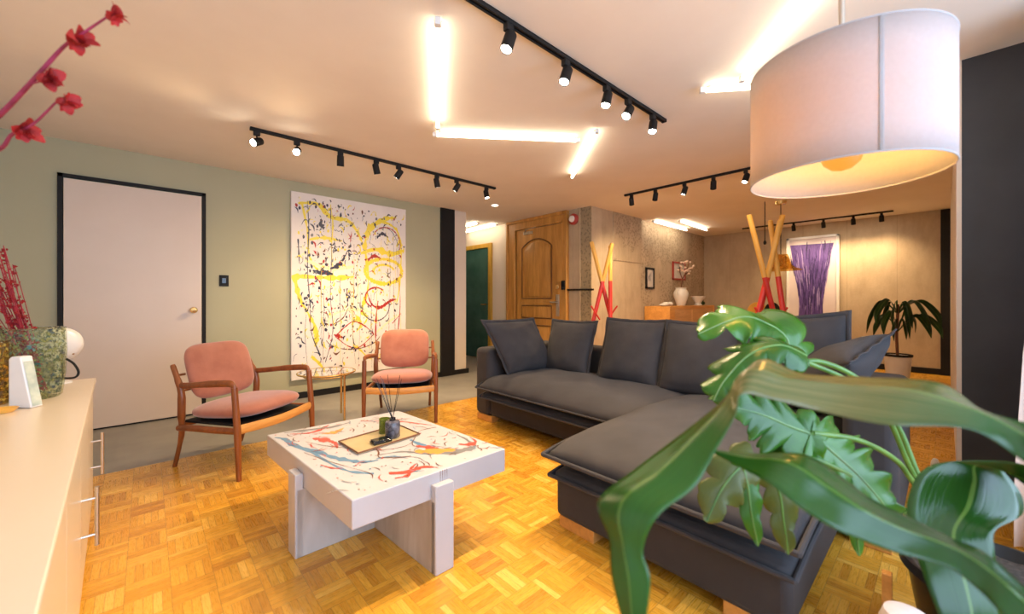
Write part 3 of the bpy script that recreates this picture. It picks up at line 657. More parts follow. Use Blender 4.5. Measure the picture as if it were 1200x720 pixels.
# ---------------------------------------------------------------- armchairs
def armchair(label, loc, rz):
    t = thing('armchair', label, 'armchair', loc, rz, 'teak armchairs with pink cushions')
    for s in (-1, 1):
        # front leg with arm, rear leg, side rail
        fx = s*.32; rx = s*.25
        mb = MB().tube([(fx, -.312, 0), (fx, -.30, .3), (fx, -.275, .585)], [.015, .021, .019], 10); build('leg', mb, 'teak', t)
        mb = MB().tube(crm([(rx, .312, 0), (rx*1.04, .24, .22), (s*.285, .205, .36), (s*.29, .20, .52), (s*.285, .245, .62), (s*.28, .29, .70)], 4), [.014]*4+[.018]*4+[.023]*4+[.02]*4+[.017]*4+[.014], 10); build('leg', mb, 'teak', t)
        mb = MB().tube(crm([(fx, -.27, .578), (fx, -.262, .600), (fx*.995, -.22, .608), (s*.315, -.05, .595), (s*.30, .12, .575), (s*.29, .20, .568)], 5), [.018]*6+[.0225]*10+[.02]*10, 10, sq=.72); build('armrest', mb, 'teak', t)
        mb = MB().tube(crm([(fx, -.295, .31), (s*.31, -.1, .30), (s*.30, .1, .295), (s*.28, .235, .28)], 4), .019, 10, sq=1.1); build('side_rail', mb, 'teak', t)
        build('back_bracket', MB().tube([(s*.285, .262, .63), (s*.22, .262, .63)], .008, 8), 'teak', t)
        build('back_bracket', MB().tube([(s*.287, .205, .53), (s*.22, .215, .53)], .008, 8), 'teak', t)
    P = [(-.31, -.295, .315), (0, -.325, .305), (.31, -.295, .315)]
    mb = MB().tube(crm(P, 6), .016, 10, sq=1.9); build('front_rail', mb, 'pine', t)
    mb = MB().tube([(-.275, .22, .30), (.275, .22, .30)], .016, 10, sq=1.3); build('rear_rail', mb, 'teak', t)
    def pad(name, cen, R, w_, h_, th, k=3.2, curve=0):
        mb = MB(); n = 28
        for side in (1, -1):
            G = []
            for i in range(n+1):
                row = []
                for j in range(n+1):
                    u = math.sin((2*i/n-1)*PI/2); v = math.sin((2*j/n-1)*PI/2)
                    # square to superellipse
                    m_ = max(abs(u), abs(v)); L = (abs(u)**k+abs(v)**k)**(1/k) if m_ > 0 else 1
                    f = m_/L if L else 1
                    x, y = u*f*w_/2, v*f*h_/2
                    e = (max(0, 1-m_**4))**.5
                    row.append(R @ Vector((x, y, side*th/2*e+curve*(x*x)/(w_*w_/4)))+Vector(cen))
                G.append(row)
            mb.grid(G, uv=False)
        o = build(name, mb, 'pink', t)
        bm = bmesh.new(); bm.from_mesh(o.data); bmesh.ops.remove_doubles(bm, verts=bm.verts, dist=.0004); bmesh.ops.recalc_face_normals(bm, faces=bm.faces); bm.to_mesh(o.data); bm.free()
    pad('seat_cushion', (0, -.04, .392), Matrix.Rotation(math.radians(-4), 3, 'X'), .565, .54, .115, 3.6)
    pad('backrest_cushion', (0, .225, .635), Matrix.Rotation(math.radians(73), 3, 'X'), .49, .40, .095, 4.2, .02)
    mb = MB().box((-.26, -.27, .312), (.26, .21, .33)); build('seat_board', mb, 'black', t, .006)
    return t
armchair('teak armchair with salmon pink cushions standing before the white door', (.52, 3.445, 0), math.radians(33.6))
armchair('teak armchair with salmon pink cushions in front of the large drip painting', (1.874, 3.64, 0), math.radians(-32))

# glass side table
st = thing('side_table', 'round glass side table on slim brass legs between the armchairs', 'side table', (1.268, 4.007, 0))
mb = MB().lathe([(.001, .445), (.245, .445), (.248, .448), (.248, .452), (.245, .455), (.001, .455)], 48); build('glass_top', mb, 'glass', st)
mb = MB().tube([(.252*math.cos(2*PI*k/64), .252*math.sin(2*PI*k/64), .449) for k in range(65)], .008, 8, False); build('rim', mb, 'brass', st)
for k in range(4):
    a = 2*PI*k/4+.55; build('leg', MB().tube([(.2*math.cos(a), .2*math.sin(a), 0), (.2*math.cos(a), .2*math.sin(a), .443)], .010, 12), 'brass', st)
mb = MB().tube([(.2*math.cos(2*PI*k/40), .2*math.sin(2*PI*k/40), .42) for k in range(41)], .005, 6, False); build('ring', mb, 'brass', st)

# ---------------------------------------------------------------- big drip painting
aw = thing('drip_painting', 'huge white canvas with yellow, black and red paint drips on green wall', 'painting', (1.20, GY, .22))
W_, HH = 1.415, 2.155
build('canvas', MB().box((0, -.045, 0), (W_, -.002, HH)), 'canvas', aw, .003)
random.seed(5); lay[0] = 0
def AT(a, b): return (a*W_, -.0455-lay[0]*.00002, b*HH)
am = ['p_yellow', 'p_black', 'p_red', 'p_cream', 'p_brown', 'p_grey']; mb = MB()
def ps(mi, pts, ws, jit=.3, n=7): mb.cur = mi; lay[0] += 1; stroke(mb, [(a, 1-b) for a, b in pts], [w_*.66 for w_ in ws], AT, n, .45)
def arc(cx, cy, rx, ry, a0, a1, n=14): return [(cx+rx*math.cos(a0+(a1-a0)*k/(n-1)), cy+ry*math.sin(a0+(a1-a0)*k/(n-1))) for k in range(n)]
# fractions measured from the top-left corner of the canvas
ps(0, [(.08, .06), (.12, .20), (.14, .35), (.22, .42), (.3, .42)], [.02]*5); ps(0, [(.05, .06), (.2, .05), (.30, .11), (.45, .12), (.55, .20), (.60, .30)], [.015, .03, .05, .035, .03, .02])
ps(0, [(.62, .22), (.66, .14), (.78, .08), (.9, .06)], [.02, .045, .04, .015]); ps(0, [(.56, .30), (.7, .27), (.85, .29), (.98, .26)], [.02, .05, .05, .02])
ps(0, arc(.78, .40, .18, .075, 0, 2*PI, 20), [.035]*20); ps(0, arc(.78, .40, .10, .04, 2.6, 6, 12), [.02]*12)
ps(0, [(.02, .47), (.05, .45), (.20, .45), (.35, .45), (.5, .44)], [.05, .04, .03, .04, .01]); ps(0, [(.02, .44), (.06, .56), (.12, .64), (.18, .72), (.20, .78)], [.05, .045, .03, .03, .04])
ps(0, [(.17, .70), (.19, .78), (.18, .83)], [.02, .06, .02]); ps(0, [(.6, .56), (.57, .64), (.62, .68), (.56, .74)], [.04, .045, .02, .01]); ps(0, [(.15, .88), (.22, .93), (.26, .98)], [.03, .03, .01])
ps(0, [(.52, .84), (.60, .90), (.66, .93)], [.015, .02, .008]); ps(0, [(.3, .04), (.32, .15), (.31, .3), (.33, .5)], [.01, .02, .012, .006]); ps(0, [(.9, .12), (.95, .25), (.93, .5), (.9, .6)], [.012, .03, .02, .01])
ps(0, [(.64, .12), (.60, .25), (.63, .45), (.6, .6)], [.03, .045, .02, .02]); ps(0, [(.12, .25), (.25, .23), (.4, .24)], [.02, .03, .01]); ps(3, arc(.5, .70, .22, .07, PI, 2*PI), [.02]*14)
ps(3, [(.1, .36), (.3, .4), (.5, .38)], [.02, .03, .02]); ps(3, [(.65, .8), (.8, .72), (.95, .66)], [.01, .02, .01])
ps(0, [(.48, .72), (.52, .68), (.56, .72), (.52, .76)], [.02, .045, .03, .01]); ps(0, arc(.77, .19, .16, .09, -2.8, .6, 12), [.02]*12)
ps(1, [(.12, .04), (.13, .2), (.12, .4), (.14, .6), (.15, .75), (.22, .88)], [.006, .012, .008, .01, .008, .012]); ps(1, [(.3, .06), (.31, .3), (.30, .55), (.32, .75), (.26, .92)], [.008, .006, .008, .006, .01])
ps(1, [(.16, .42), (.24, .42), (.32, .43)], [.02, .045, .02]); ps(1, [(.30, .40), (.38, .37), (.44, .30)], [.02, .04, .008]); ps(1, [(.21, .15), (.25, .18)], [.05, .03]); ps(1, [(.05, .25), (.06, .38)], [.02, .008])
ps(1, arc(.70, .61, .13, .09, -.3, 3.2, 14), [.010]*14); ps(1, [(.71, .20), (.76, .17), (.82, .19)], [.014, .03, .01]); ps(1, arc(.78, .3, .15, .17, -1.9, .4, 12), [.006]*12)
ps(2, arc(.80, .23, .14, .1, -2.7, .3, 12), [.010]*12); ps(2, [(.62, .34), (.68, .31), (.74, .32)], [.02, .03, .01]); ps(2, [(.62, .53), (.66, .60), (.74, .62), (.84, .58), (.90, .57)], [.008, .02, .03, .03, .006])
ps(2, [(.72, .58), (.70, .7), (.70, .85), (.73, .95)], [.012, .02, .012, .01]); ps(2, arc(.70, .56, .10, .06, 2, 5.5, 12), [.015]*12); ps(2, [(.93, .45), (.94, .6), (.92, .75), (.89, .88)], [.006, .008, .014, .012])
ps(2, [(.34, .78), (.42, .73), (.5, .70), (.6, .73), (.68, .78)], [.012]*5); ps(2, [(.34, .78), (.45, .84), (.55, .85), (.68, .78)], [.008]*4); ps(2, [(.33, .77), (.37, .78), (.41, .79)], [.01, .03, .005]); ps(2, [(.86, .72), (.95, .66)], [.012, .004])
ps(4, [(.3, .72), (.4, .68), (.45, .62)], [.006, .012, .004]); ps(4, arc(.5, .78, .24, .08, .2, 2.9), [.008]*14); ps(4, [(.5, .25), (.5, .5), (.48, .7)], [.003]*3)
for k in range(900):
    r_ = random.random(); mb.cur = random.choice([1, 1, 1, 1, 0, 0, 3, 2, 4, 5]); lay[0] += .05
    a = random.betavariate(1.3, 1.6); b = random.betavariate(1.2, 1.5)
    if mb.cur == 1 and random.random() < .5: a *= .6
    a = .03+.94*a; b = 1-(.02+.95*b)
    if r_ < .62: blob(mb, (a, b), random.choice([.002, .003, .004, .006, .009]), AT, random.uniform(.5, 1.3), random.uniform(0, 3))
    else:
        t_ = random.uniform(0, 2*PI); L = random.uniform(.01, .06); stroke(mb, [(a, b), (min(.99, a+L*.5*math.cos(t_)), b+L*.5*math.sin(t_)), (min(.99, max(.01, a+L*math.cos(t_+.5))), min(.995, b+L*math.sin(t_+.5)))], [.002, random.uniform(.003, .012), .001], AT, 3, .3)
for k in range(26):
    mb.cur = random.choice([1, 4, 5, 0]); lay[0] += .1; a = random.uniform(.05, .95); b = random.uniform(.3, .95); stroke(mb, [(a, b), (a+random.uniform(-.01, .01), b-.12), (a+random.uniform(-.02, .02), max(.02, b-random.uniform(.2, .5)))], [.002, .003, .001], AT, 4)
build('paint_drips', mb, am, aw, smooth=False)
# light switch
sw = thing('light_switch', 'black light switch plate on the green wall beside the white door', 'light switch', (.585, GY, 1.28))
build('plate', MB().box((-.04, -.01, 0), (.04, 0, .115)), 'black', sw, .003); build('rocker', MB().box((-.018, -.014, .03), (.018, -.009, .085)), 'blackgloss', sw, .002)

# ---------------------------------------------------------------- sideboard
ang = math.radians(2.4); SBX = -.205; SBY = 3.11
sb = thing('sideboard', 'long glossy cream sideboard with steel bar handles at the photo edge', 'sideboard', (SBX, SBY, 0), ang)
build('body', MB().box((-.50, -3.3, .09), (-.03, -.01, .695)), 'cabinet', sb, .003)
build('top', MB().box((-.52, -3.32, .695), (0, 0, .72)), 'cabinet', sb, .003)
build('plinth', MB().box((-.48, -3.28, 0), (-.06, -.03, .09)), 'cabinet', sb)
for k in range(6):
    y1 = -.012-.548*k; d_ = build('cabinet_door', MB().box((-.03, y1-.542, .10), (-.010, y1, .69)), 'cabinet', sb, .003)
    yh = y1-.07 if k % 2 == 1 else y1-.47
    if k == 0: yh = -.22
    if k == 1: yh = -1.045
    if k == 2: continue
    if k > 2: yh = y1-.47
    z0, z1 = (.26, .47)
    mb = MB().tube([(.028, yh, z0), (.028, yh, z1)], .0065, 12); mb.tube([(-.012, yh, z0+.04), (.028, yh, z0+.04)], .005, 8); mb.tube([(-.012, yh, z1-.04), (.028, yh, z1-.04)], .005, 8)
    build('handle', mb, 'steel', d_)

# vases and dried stems
ZT = .721
def vase(label, name, c, r, h, m):
    t = thing(name, label, 'vase', c)
    build('glass_body', MB().lathe([(.001, 0), (r*.80, 0), (r*.9, .01), (r, h*.35), (r*1.03, h*.7), (r*1.0, h), (r*.955, h), (r*.98, h*.7), (r*.95, h*.35), (r*.84, .018), (.001, .018)], 40), m, t)
    build('rim', MB().tube([(r*.98*math.cos(2*PI*k/40), r*.98*math.sin(2*PI*k/40), h) for k in range(41)], .003, 8, False), 'glass', t)
    return t
M['g1'] = speckled_glass('green_speckled_glass', [(.04, .13, .12), (.26, .26, .08), (.03, .07, .13)], 0)
M['g2'] = speckled_glass('amber_speckled_glass', [(.55, .30, .04), (.30, .22, .05), (.62, .45, .10)], 3, (.9, .72, .38))
v1 = (-0.366, 2.653, 0.721); v2 = (-0.482, 2.593, 0.721)
vase('clear glass vase with green and blue speckles holding dried red stems', 'glass_vase', v1, .10, .30, 'g1')
vase('amber speckled glass vase at the photo edge on the sideboard', 'glass_vase', v2, .075, .25, 'g2')
def sprig(label, name, base, paths, nflow, fr, stems_r, flower_r, seed, m='stemred'):
    random.seed(seed); t = thing(name, label, 'dried flowers', base)
    for path in paths:
        P = crm([tuple(Vector(p)-Vector(base)) for p in path], 6); n = len(P)
        build('stem', MB().tube(P, [stems_r*(1-.55*i/n) for i in range(n)], 7), m, t)
    return t
def flower_mb(mb, c, d, r):
    d = Vector(d).normalized(); R = frame_rot(d.orthogonal(), d); c = Vector(c)
    mb.ellipsoid(c, (r*.35, r*.35, r*.45), 8, 6, R)
    for k in range(5):
        a = 2*PI*k/5+random.uniform(-.3, .3); op = random.uniform(.35, .95); L = r*random.uniform(.9, 1.3)
        G = []
        for i in range(5):
            f = i/4; wd = L*.36*math.sin(PI*(f*.82+.12)); o_r = L*f*math.sin(op*(0.6+f*.6)); o_z = L*f*math.cos(op*(0.6+f*.6))
            G.append([c+R @ Vector((o_r*math.cos(a)-s*wd*math.sin(a), o_r*math.sin(a)+s*wd*math.cos(a), o_z+abs(s)*wd*.25)) for s in (-1, 0, 1)])
        mb.grid(G, uv=False)
# bunch of thin dried stems in the speckled vase
random.seed(3); bs = Vector(v1)
bun = thing('dried_flower_bunch', 'bunch of thin crimson dried stems with tiny blossoms leaning in vase', 'dried flowers', v1)
foot = Vector((-0.326, 2.619, 0.738)); foot.z = ZT+.03
tops = [(-0.501, 2.767, 1.331), (-0.466, 2.721, 1.384), (-0.456, 2.739, 1.362), (-0.471, 2.699, 1.22), (-0.448, 2.745, 1.267), (-0.45, 2.679, 1.167), (-0.431, 2.73, 1.186), (-0.515, 2.765, 1.112), (-0.442, 2.686, 1.105), (-0.502, 2.794, 1.267), (-0.525, 2.775, 1.221), (-0.434, 2.692, 1.228)]
for k in range(30):
    tp = Vector(tops[k % len(tops)])+Vector((random.uniform(-.02, .02), random.uniform(-.02, .02), random.uniform(-.03, .03)))
    ft = foot+Vector((random.uniform(-.02, .01), random.uniform(-.02, .02), random.uniform(0, .02)))
    md = ft.lerp(tp, .5)+Vector((random.uniform(-.012, .012), random.uniform(-.012, .012), random.uniform(-.01, .01)))
    P = [Vector(p)-bs for p in crm([tuple(ft), tuple(md), tuple(tp)], 5)]
    s_ = build('stem', MB().tube(P, .0016, 5), 'crimson', bun)
    mb = MB()
    for q in range(11):
        i = random.randint(3, len(P)-1); p = P[i]+Vector((random.uniform(-.012, .012), random.uniform(-.012, .012), random.uniform(-.008, .012)))
        mb.tube([P[i], p], .0007, 4); flower_mb(mb, p, (random.uniform(-1, 1), random.uniform(-1, 1), 1), random.uniform(.005, .010))
    build('blossoms', mb, 'redflower', s_)
# the tall flowering branch from the amber vase
random.seed(11)
br = thing('flowering_branch', 'tall dyed magenta branch with large red blossoms against the ceiling', 'dried flowers', v2)
b0 = Vector(v2)
main = [tuple(b0+Vector((0, 0, .03))), (-0.441, 1.965, 1.197), (-0.36, 1.66, 1.484), (-0.246, 1.447, 1.562), (-0.189, 1.354, 1.617), (-0.137, 1.292, 1.686), (-0.111, 1.255, 1.705), (-0.063, 1.211, 1.749)]
side = [(-0.36, 1.66, 1.484), (-0.313, 1.549, 1.466), (-0.246, 1.447, 1.485), (-0.223, 1.412, 1.514), (-0.187, 1.366, 1.532), (-0.147, 1.315, 1.576)]
P = [Vector(p)-b0 for p in crm(main, 7)]; build('stem', MB().tube(P, [.0075-.0055*i/len(P) for i in range(len(P))], 10), 'stemred', br)
P = [Vector(p)-b0 for p in crm(side, 7)]; build('stem', MB().tube(P, [.0055-.0035*i/len(P) for i in range(len(P))], 10), 'stemred', br)
for (p, r, d) in (((-0.056, 1.205, 1.751), .026, (.6, -.3, .5)), ((-0.114, 1.258, 1.7), .034, (.7, -.6, .2)), ((-0.164, 1.317, 1.623), .030, (.8, -.6, .4)), ((-0.136, 1.305, 1.578), .027, (.8, -.5, .3)), ((-0.209, 1.399, 1.523), .034, (.9, -.8, .1))):
    mb = MB(); flower_mb(mb, Vector(p)-b0, d, r); flower_mb(mb, Vector(p)-b0, (d[0]*.6, d[1], d[2]-.9), r*.8); build('blossom', mb, 'redflower', br)
build('twig', MB().tube([Vector((-0.185, 1.35, 1.617))-b0, Vector((-0.164, 1.317, 1.619))-b0], .0018, 6), 'stemred', br)

# white wedge card holder
wp = (-0.361, 2.448, 0.721)
wd_ = thing('wedge_sculpture', 'small white wedge with a printed slanted face before the vases', 'ornament', wp, math.radians(47.5-90))
mb = MB(); A = [(-.040, 0), (.050, 0), (.006, .20), (-.030, .20), (-.040, .19)]
mb.add([(x, -.012, z) for x, z in A]+[(x, .028, z) for x, z in A], [(4,3,2,1,0), (5,6,7,8,9)]+[(i, (i+1) % 5, 5+(i+1) % 5, 5+i) for i in range(5)])
build('wedge_block', mb, 'white', wd_, .004)
mb = MB(); d = Vector((.185, 0, .044)).normalized()
mb.add([Vector(p)+d*.0015 for p in ((.0488, -.008, .006), (.0488, .024, .006), (.0120, .024, .18), (.0120, -.008, .18))], [(0, 1, 2, 3)]); build('printed_face', mb, noisy('pale_green_marbled', (.60, .64, .52), (.35, .42, .36), 30, .5), wd_, smooth=False)
yb = thing('yellow_dish', 'small yellow dish under the amber vase edge', 'dish', (-0.402, 2.389, 0.721))
build('bowl', MB().lathe([(.001, .0), (.03, 0), (.042, .014), (.040, .014), (.028, .004), (.001, .004)], 24), 'yellow', yb)
# globe lamp
gl = thing('globe_lamp', 'white dome table lamp with looping black cord on the sideboard', 'table lamp', (-0.342, 3.172, 0.721))
gb = Vector(gl.location)
cen = Vector((-0.331, 3.017, 0.918))-gb
Rg = frame_rot((0, 0, 1), Vector((.74, -.67, .12)))
mb = MB().lathe([(.088*math.cos(a), .092*math.sin(a)) for a in [PI/2*k/12 for k in range(12)]]+[(.001, .092)], 32, cen, Rg); mb.lathe([(.088, 0), (.082, -.004), (.001, -.004)], 32, cen, Rg)
build('lamp_shade', mb, 'white', gl)
build('base', MB().lathe([(.001, 0), (.05, 0), (.05, .008), (.012, .014), (.010, cen.z-.05), (.001, cen.z-.05)], 24, (cen.x, cen.y, 0)), 'white', gl)
build('switch', MB().lathe([(.001, 0), (.005, 0), (.005, .004), (.001, .005)], 12, cen+Rg @ Vector((-.055, .0, .068)), Rg), 'brass', gl)
P = crm([tuple(Vector((-0.297, 2.973, 0.846))-gb), tuple(Vector((-0.268, 2.933, 0.822))-gb), tuple(Vector((-0.252, 2.918, 0.78))-gb), tuple(Vector((-0.271, 2.935, 0.754))-gb), tuple(Vector((-0.334, 2.993, 0.754))-gb)], 6)
build('cord', MB().tube(P, .005, 8), 'black', gl)

# ---------------------------------------------------------------- things by the concrete walls
def sticks(label, c, s=1.0, rz=0, rods=None):
    t = thing('pole_coat_stand', label, 'coat stand', c, rz, 'red and yellow crossed pole coat stands')
    for (bx0, by0, tx_, ty_, zt) in rods:
        a = Vector((bx0, by0, 0)); b = Vector((tx_, ty_, zt)); m_ = a.lerp(b, 1.38/zt)
        pr = build('pole', MB().tube([a, m_], .026, 16), 'red', t)
        build('pole_top', MB().tube([m_, b-(b-a).normalized()*.01, b], [.026, .026, .021], 16), 'yellow', pr)
    return t
# rods: in view-aligned axes (x to the right of the photo)
va = math.radians(47.469-90)
t = sticks('tall crossed coat stand of red and yellow poles by the purple painting', (4.832, 1.267, 0), 1, va, [(.34, .05, -.20, .0, 2.04), (-.30, .1, .17, .02, 2.04), (.10, -.3, .10, .12, 2.0), (-.1, .34, .05, -.12, 1.96)])
t2 = sticks('crossed coat stand of red and yellow poles before the concrete column', (4.395, 3.025, 0), 1, va, [(.34, .05, -.155, .0, 1.90), (-.34, .0, .12, .02, 1.88), (.02, -.3, .115, .1, 1.86)])
for tt_, sc in ((t, 1), (t2, 1)):
    for s in (-1, 1):
        build('hook_peg', MB().tube([(s*.05, -.02, .88), (s*.17, -.05, 1.06)], .011, 8), 'red', tt_)
# credenza
cz = thing('credenza', 'warm wooden credenza with sliding doors against the concrete wall', 'credenza', (7.2, 3.28, 0))
CH = 1.03; b = MB().box((-.9, -.22, .16), (.95, .22, CH)); build('body', b, 'pine', cz, .005)
build('front_frame', MB().box((-.9, -.235, .16), (-.72, -.22, CH)).box((.86, -.235, .16), (.95, -.22, CH)).box((-.72, -.235, CH-.05), (.86, -.22, CH)).box((-.72, -.235, .16), (.86, -.22, .2)), 'pine', cz, .003)
build('door', MB().box((-.715, -.229, .205), (-.05, -.221, CH-.055)), 'pine_front', cz, .003); build('door', MB().box((-.05, -.232, .205), (.855, -.224, CH-.055)), 'pine_front', cz, .003)
for x in (-.8, .85):
    for y in (-.17, .17): build('leg', MB().tube([(x, y, 0), (x, y, .16)], [.014, .022], 10), 'pine', cz)
vs_ = thing('ceramic_vase', 'bulbous white ceramic vase with blossom branch on the credenza', 'vase', (7.258, 3.3, 1.031))
build('body', MB().lathe([(.001, 0), (.065, 0), (.075, .01), (.125, .17), (.13, .23), (.10, .29), (.085, .305), (.10, .33), (.085, .33), (.07, .305), (.001, .27)], 32), 'white', vs_)
for s in (-1, 1): build('handle', MB().tube(crm([(s*.10, 0, .30), (s*.15, 0, .27), (s*.125, 0, .2)], 5), .01, 8), 'white', vs_)
cb = thing('blossom_branch', 'dark twig branch with pale blossoms rising from the white vase', 'flowers', tuple(Vector(vs_.location)+Vector((0, 0, .28))))
random.seed(8); paths = [[(0, 0, 0), (.02, -.02, .2), (.06, -.08, .38), (.10, -.12, .56)], [(.02, -.02, .2), (.0, .02, .34), (-.02, 0, .46)], [(.06, -.08, .38), (.10, -.02, .45), (.09, .04, .55)], [(.03, -.03, .25), (.09, -.08, .33), (.14, -.12, .42)]]
for p in paths:
    P = crm(p, 6); s_ = build('stem', MB().tube(P, .010, 7), 'p_brown', cb)
    mb = MB()
    for k in range(7):
        q_ = Vector(random.choice(P[len(P)//2:])); c = q_+Vector((random.uniform(-.05, .05), random.uniform(-.05, .05), random.uniform(-.03, .05))); mb.ellipsoid(c, (.022, .022, .018), 8, 6)
        mb.tube([q_, c], .003, 5)
    build('blossoms', mb, noisy('pale_blossom', (.75, .55, .45), (.85, .70, .6), 20, .7), s_)
wb = thing('white_bowl', 'stemmed white bowl next to the vase on the credenza', 'bowl', (7.886, 3.25, 1.031))
build('bowl', MB().lathe([(.001, 0), (.07, 0), (.07, .01), (.05, .04), (.08, .09), (.13, .16), (.13, .175), (.12, .175), (.08, .11), (.001, .08)], 28), 'white', wb)
sh = thing('ceramic_shell', 'white shell-like ornament lying on the credenza end', 'ornament', (6.593, 3.25, 1.031))
mb = MB().ellipsoid((0, 0, .035), (.11, .06, .035), 20, 10); mb.ellipsoid((.09, -.02, .035), (.08, .05, .035), 16, 10, Rz(.5)); build('shell_body', mb, 'white', sh)
build('shell_lip', MB().ellipsoid((-.14, -.02, .02), (.09, .05, .02), 16, 8, Rz(-.4)), 'white', sh)
for k, (px_, lab) in enumerate((((7.97, 3.25, 1.03), 'small dark green ornament on the credenza next to the bowl'), ((8.09, 3.25, 1.03), 'small dark green ornament on the credenza far corner'))):
    o = build('green_ornament', MB().ellipsoid((px_[0], 3.25, 1.07), (.05, .05, .042), 14, 10).tube([(px_[0], 3.25, 1.10), (px_[0]+.01, 3.25, 1.125)], .012, 6), 'leaf_dark'); tag(o, lab, 'ornament', 'green ornaments on the credenza')
# framed pictures
def picture(label, x0, x1, z0, z1, fm, Y=CY+.05):
    t = thing('framed_picture', label, 'picture', ((x0+x1)/2, Y, z0)); w2 = (x1-x0)/2; h2 = z1-z0
    mb = MB().box((-w2, -.03, 0), (-w2+.03, 0, h2)).box((w2-.03, -.03, 0), (w2, 0, h2)).box((-w2, -.03, 0), (w2, 0, .03)).box((-w2, -.03, h2-.03), (w2, 0, h2)); build('frame', mb, fm, t, .003)
    build('print', MB().box((-w2+.03, -.014, .03), (w2-.03, -.002, h2-.03)), 'paper', t)
    mb = MB(); random.seed(int(x0*10)); lay[0] = 0
    for k in range(7):
        a = random.uniform(-.4, .2)*w2; stroke(mb, [(a+random.uniform(-.1, .4)*w2, h2*random.uniform(.3, .45)), (a, h2*.55), (a+random.uniform(-.1, .4)*w2, h2*random.uniform(.6, .8))], [.004, .012, .004], lambda a_, b_: (a_, -.0146, b_), 4)
    build('drawing', mb, 'p_grey', t, smooth=False)
picture('narrow black-framed print on the pitted concrete wall', 6.361, 6.643, 1.33, 1.70, 'black')
picture('reddish wood-framed print behind the blossom branch', 7.363, 7.894, 1.52, 1.87, M['sconce'])
# bell, rail, keypad
bell = thing('alarm_bell', 'small round red and white alarm bell high on the concrete column', 'alarm bell', (WX-.012, 3.78, 2.35))
Rb = Matrix.Rotation(-PI/2, 3, 'Y')
build('dome', MB().lathe([(.085, 0), (.083, .03), (.06, .05), (.001, .055)], 28, (0, 0, 0), Rb), 'sconce', bell); build('hub', MB().lathe([(.05, .05), (.045, .07), (.001, .075)], 20, (0, 0, 0), Rb), 'white', bell)
ral = build('wall_rail', MB().tube([(WX-.05, 3.90, 1.29), (WX-.05, 3.40, 1.285)], .014, 10).tube([(WX-.05, 3.42, 1.285), (WX-.01, 3.42+.05, 1.285)], .01, 8).tube([(WX-.05, 3.86, 1.29), (WX-.005, 3.86, 1.29)], .01, 8), 'black'); tag(ral, 'thin dark horizontal rail across the concrete column', 'rail')
kp = thing('door_keypad', 'black keypad lock at the edge of the oak door frame', 'keypad', (WX-.076, 3.935, 1.29)); build('housing', MB().box((-.02, -.035, 0), (0, .035, .14)), 'black', kp, .004); build('key_panel', MB().box((-.023, -.025, .05), (-.02, .025, .13)), 'blackgloss', kp, .001)

# purple painting
pp = thing('purple_painting', 'tall white-framed painting of a flaring purple bundle on back wall', 'painting', (BX, 1.625, .72))
pw = .385; ph = 1.56
mb = MB().box((-.05, -pw, 0), (0, -pw+.04, ph)).box((-.05, pw-.04, 0), (0, pw, ph)).box((-.05, -pw, 0), (0, pw, .04)).box((-.05, -pw, ph-.04), (0, pw, ph)); build('frame', mb, 'white', pp, .003)
build('canvas', MB().box((-.03, -pw+.04, .04), (-.005, pw-.04, ph-.04)), 'lavender', pp)
mb = MB(); random.seed(2); lay[0] = 0; pm = ['purple', noisy('deep_violet', (.02, .008, .08), (.05, .025, .16), 9, .6), noisy('light_violet', (.20, .14, .42), (.36, .28, .58), 9, .6)]
def PT(a, b): return (-.031-lay[0]*.00005, -a, b)
mb.cur = 0; stroke(mb, [(-.02, .10), (-.02, .5), (-.02, .95), (-.01, 1.42)], [.36, .36, .50, .64], PT, 8)
for k in range(110):
    lay[0] += 1; mb.cur = random.choice([0, 1, 1, 2]); a = random.uniform(-.5, .5); f0 = random.uniform(.08, 1.2); L = random.uniform(.15, .5); pts = []
    for q in range(5):
        f = min(1.46, f0+L*q/4); wd = .36 if f < .5 else .36+(f-.5)/.92*.30; pts.append((-.02+a*wd*1.03+random.uniform(-.006, .006), f))
    stroke(mb, pts, [.003, .012, .016, .012, .003], PT, 3, .3)
build('purple_strokes', mb, pm, pp, smooth=False)

# dining pendant (bell shape) and furniture seen beyond the sofa
dpn = Vector((6.458, 1.54, 1.55))
bp_ = thing('bell_pendant', 'bell shaped gilded glass pendant hanging low before the purple painting', 'pendant lamp', dpn)
build('glass_shade', MB().lathe([(.035, .22), (.08, .215), (.10, .16), (.12, .08), (.17, .03), (.25, .0), (.245, -.004), (.16, .024), (.11, .08), (.09, .16), (.03, .21)], 36), M['g2'], bp_)
build('cord', MB().tube([(0, 0, .215), (0, 0, H-1.55)], .006, 8), 'black', bp_); build('canopy', MB().lathe([(.001, H-1.55-.05), (.06, H-1.55-.04), (.07, H-1.55)], 24), 'brass', bp_)
cr_ = build('ceiling_cord', MB().tube([(6.30, 1.69, 1.95), (6.30, 1.69, H)], .006, 8).ellipsoid((6.30, 1.69, 1.93), (.02, .02, .03), 10, 6), 'black'); tag(cr_, 'thin black cord hanging beside the gilded pendant', 'cord')
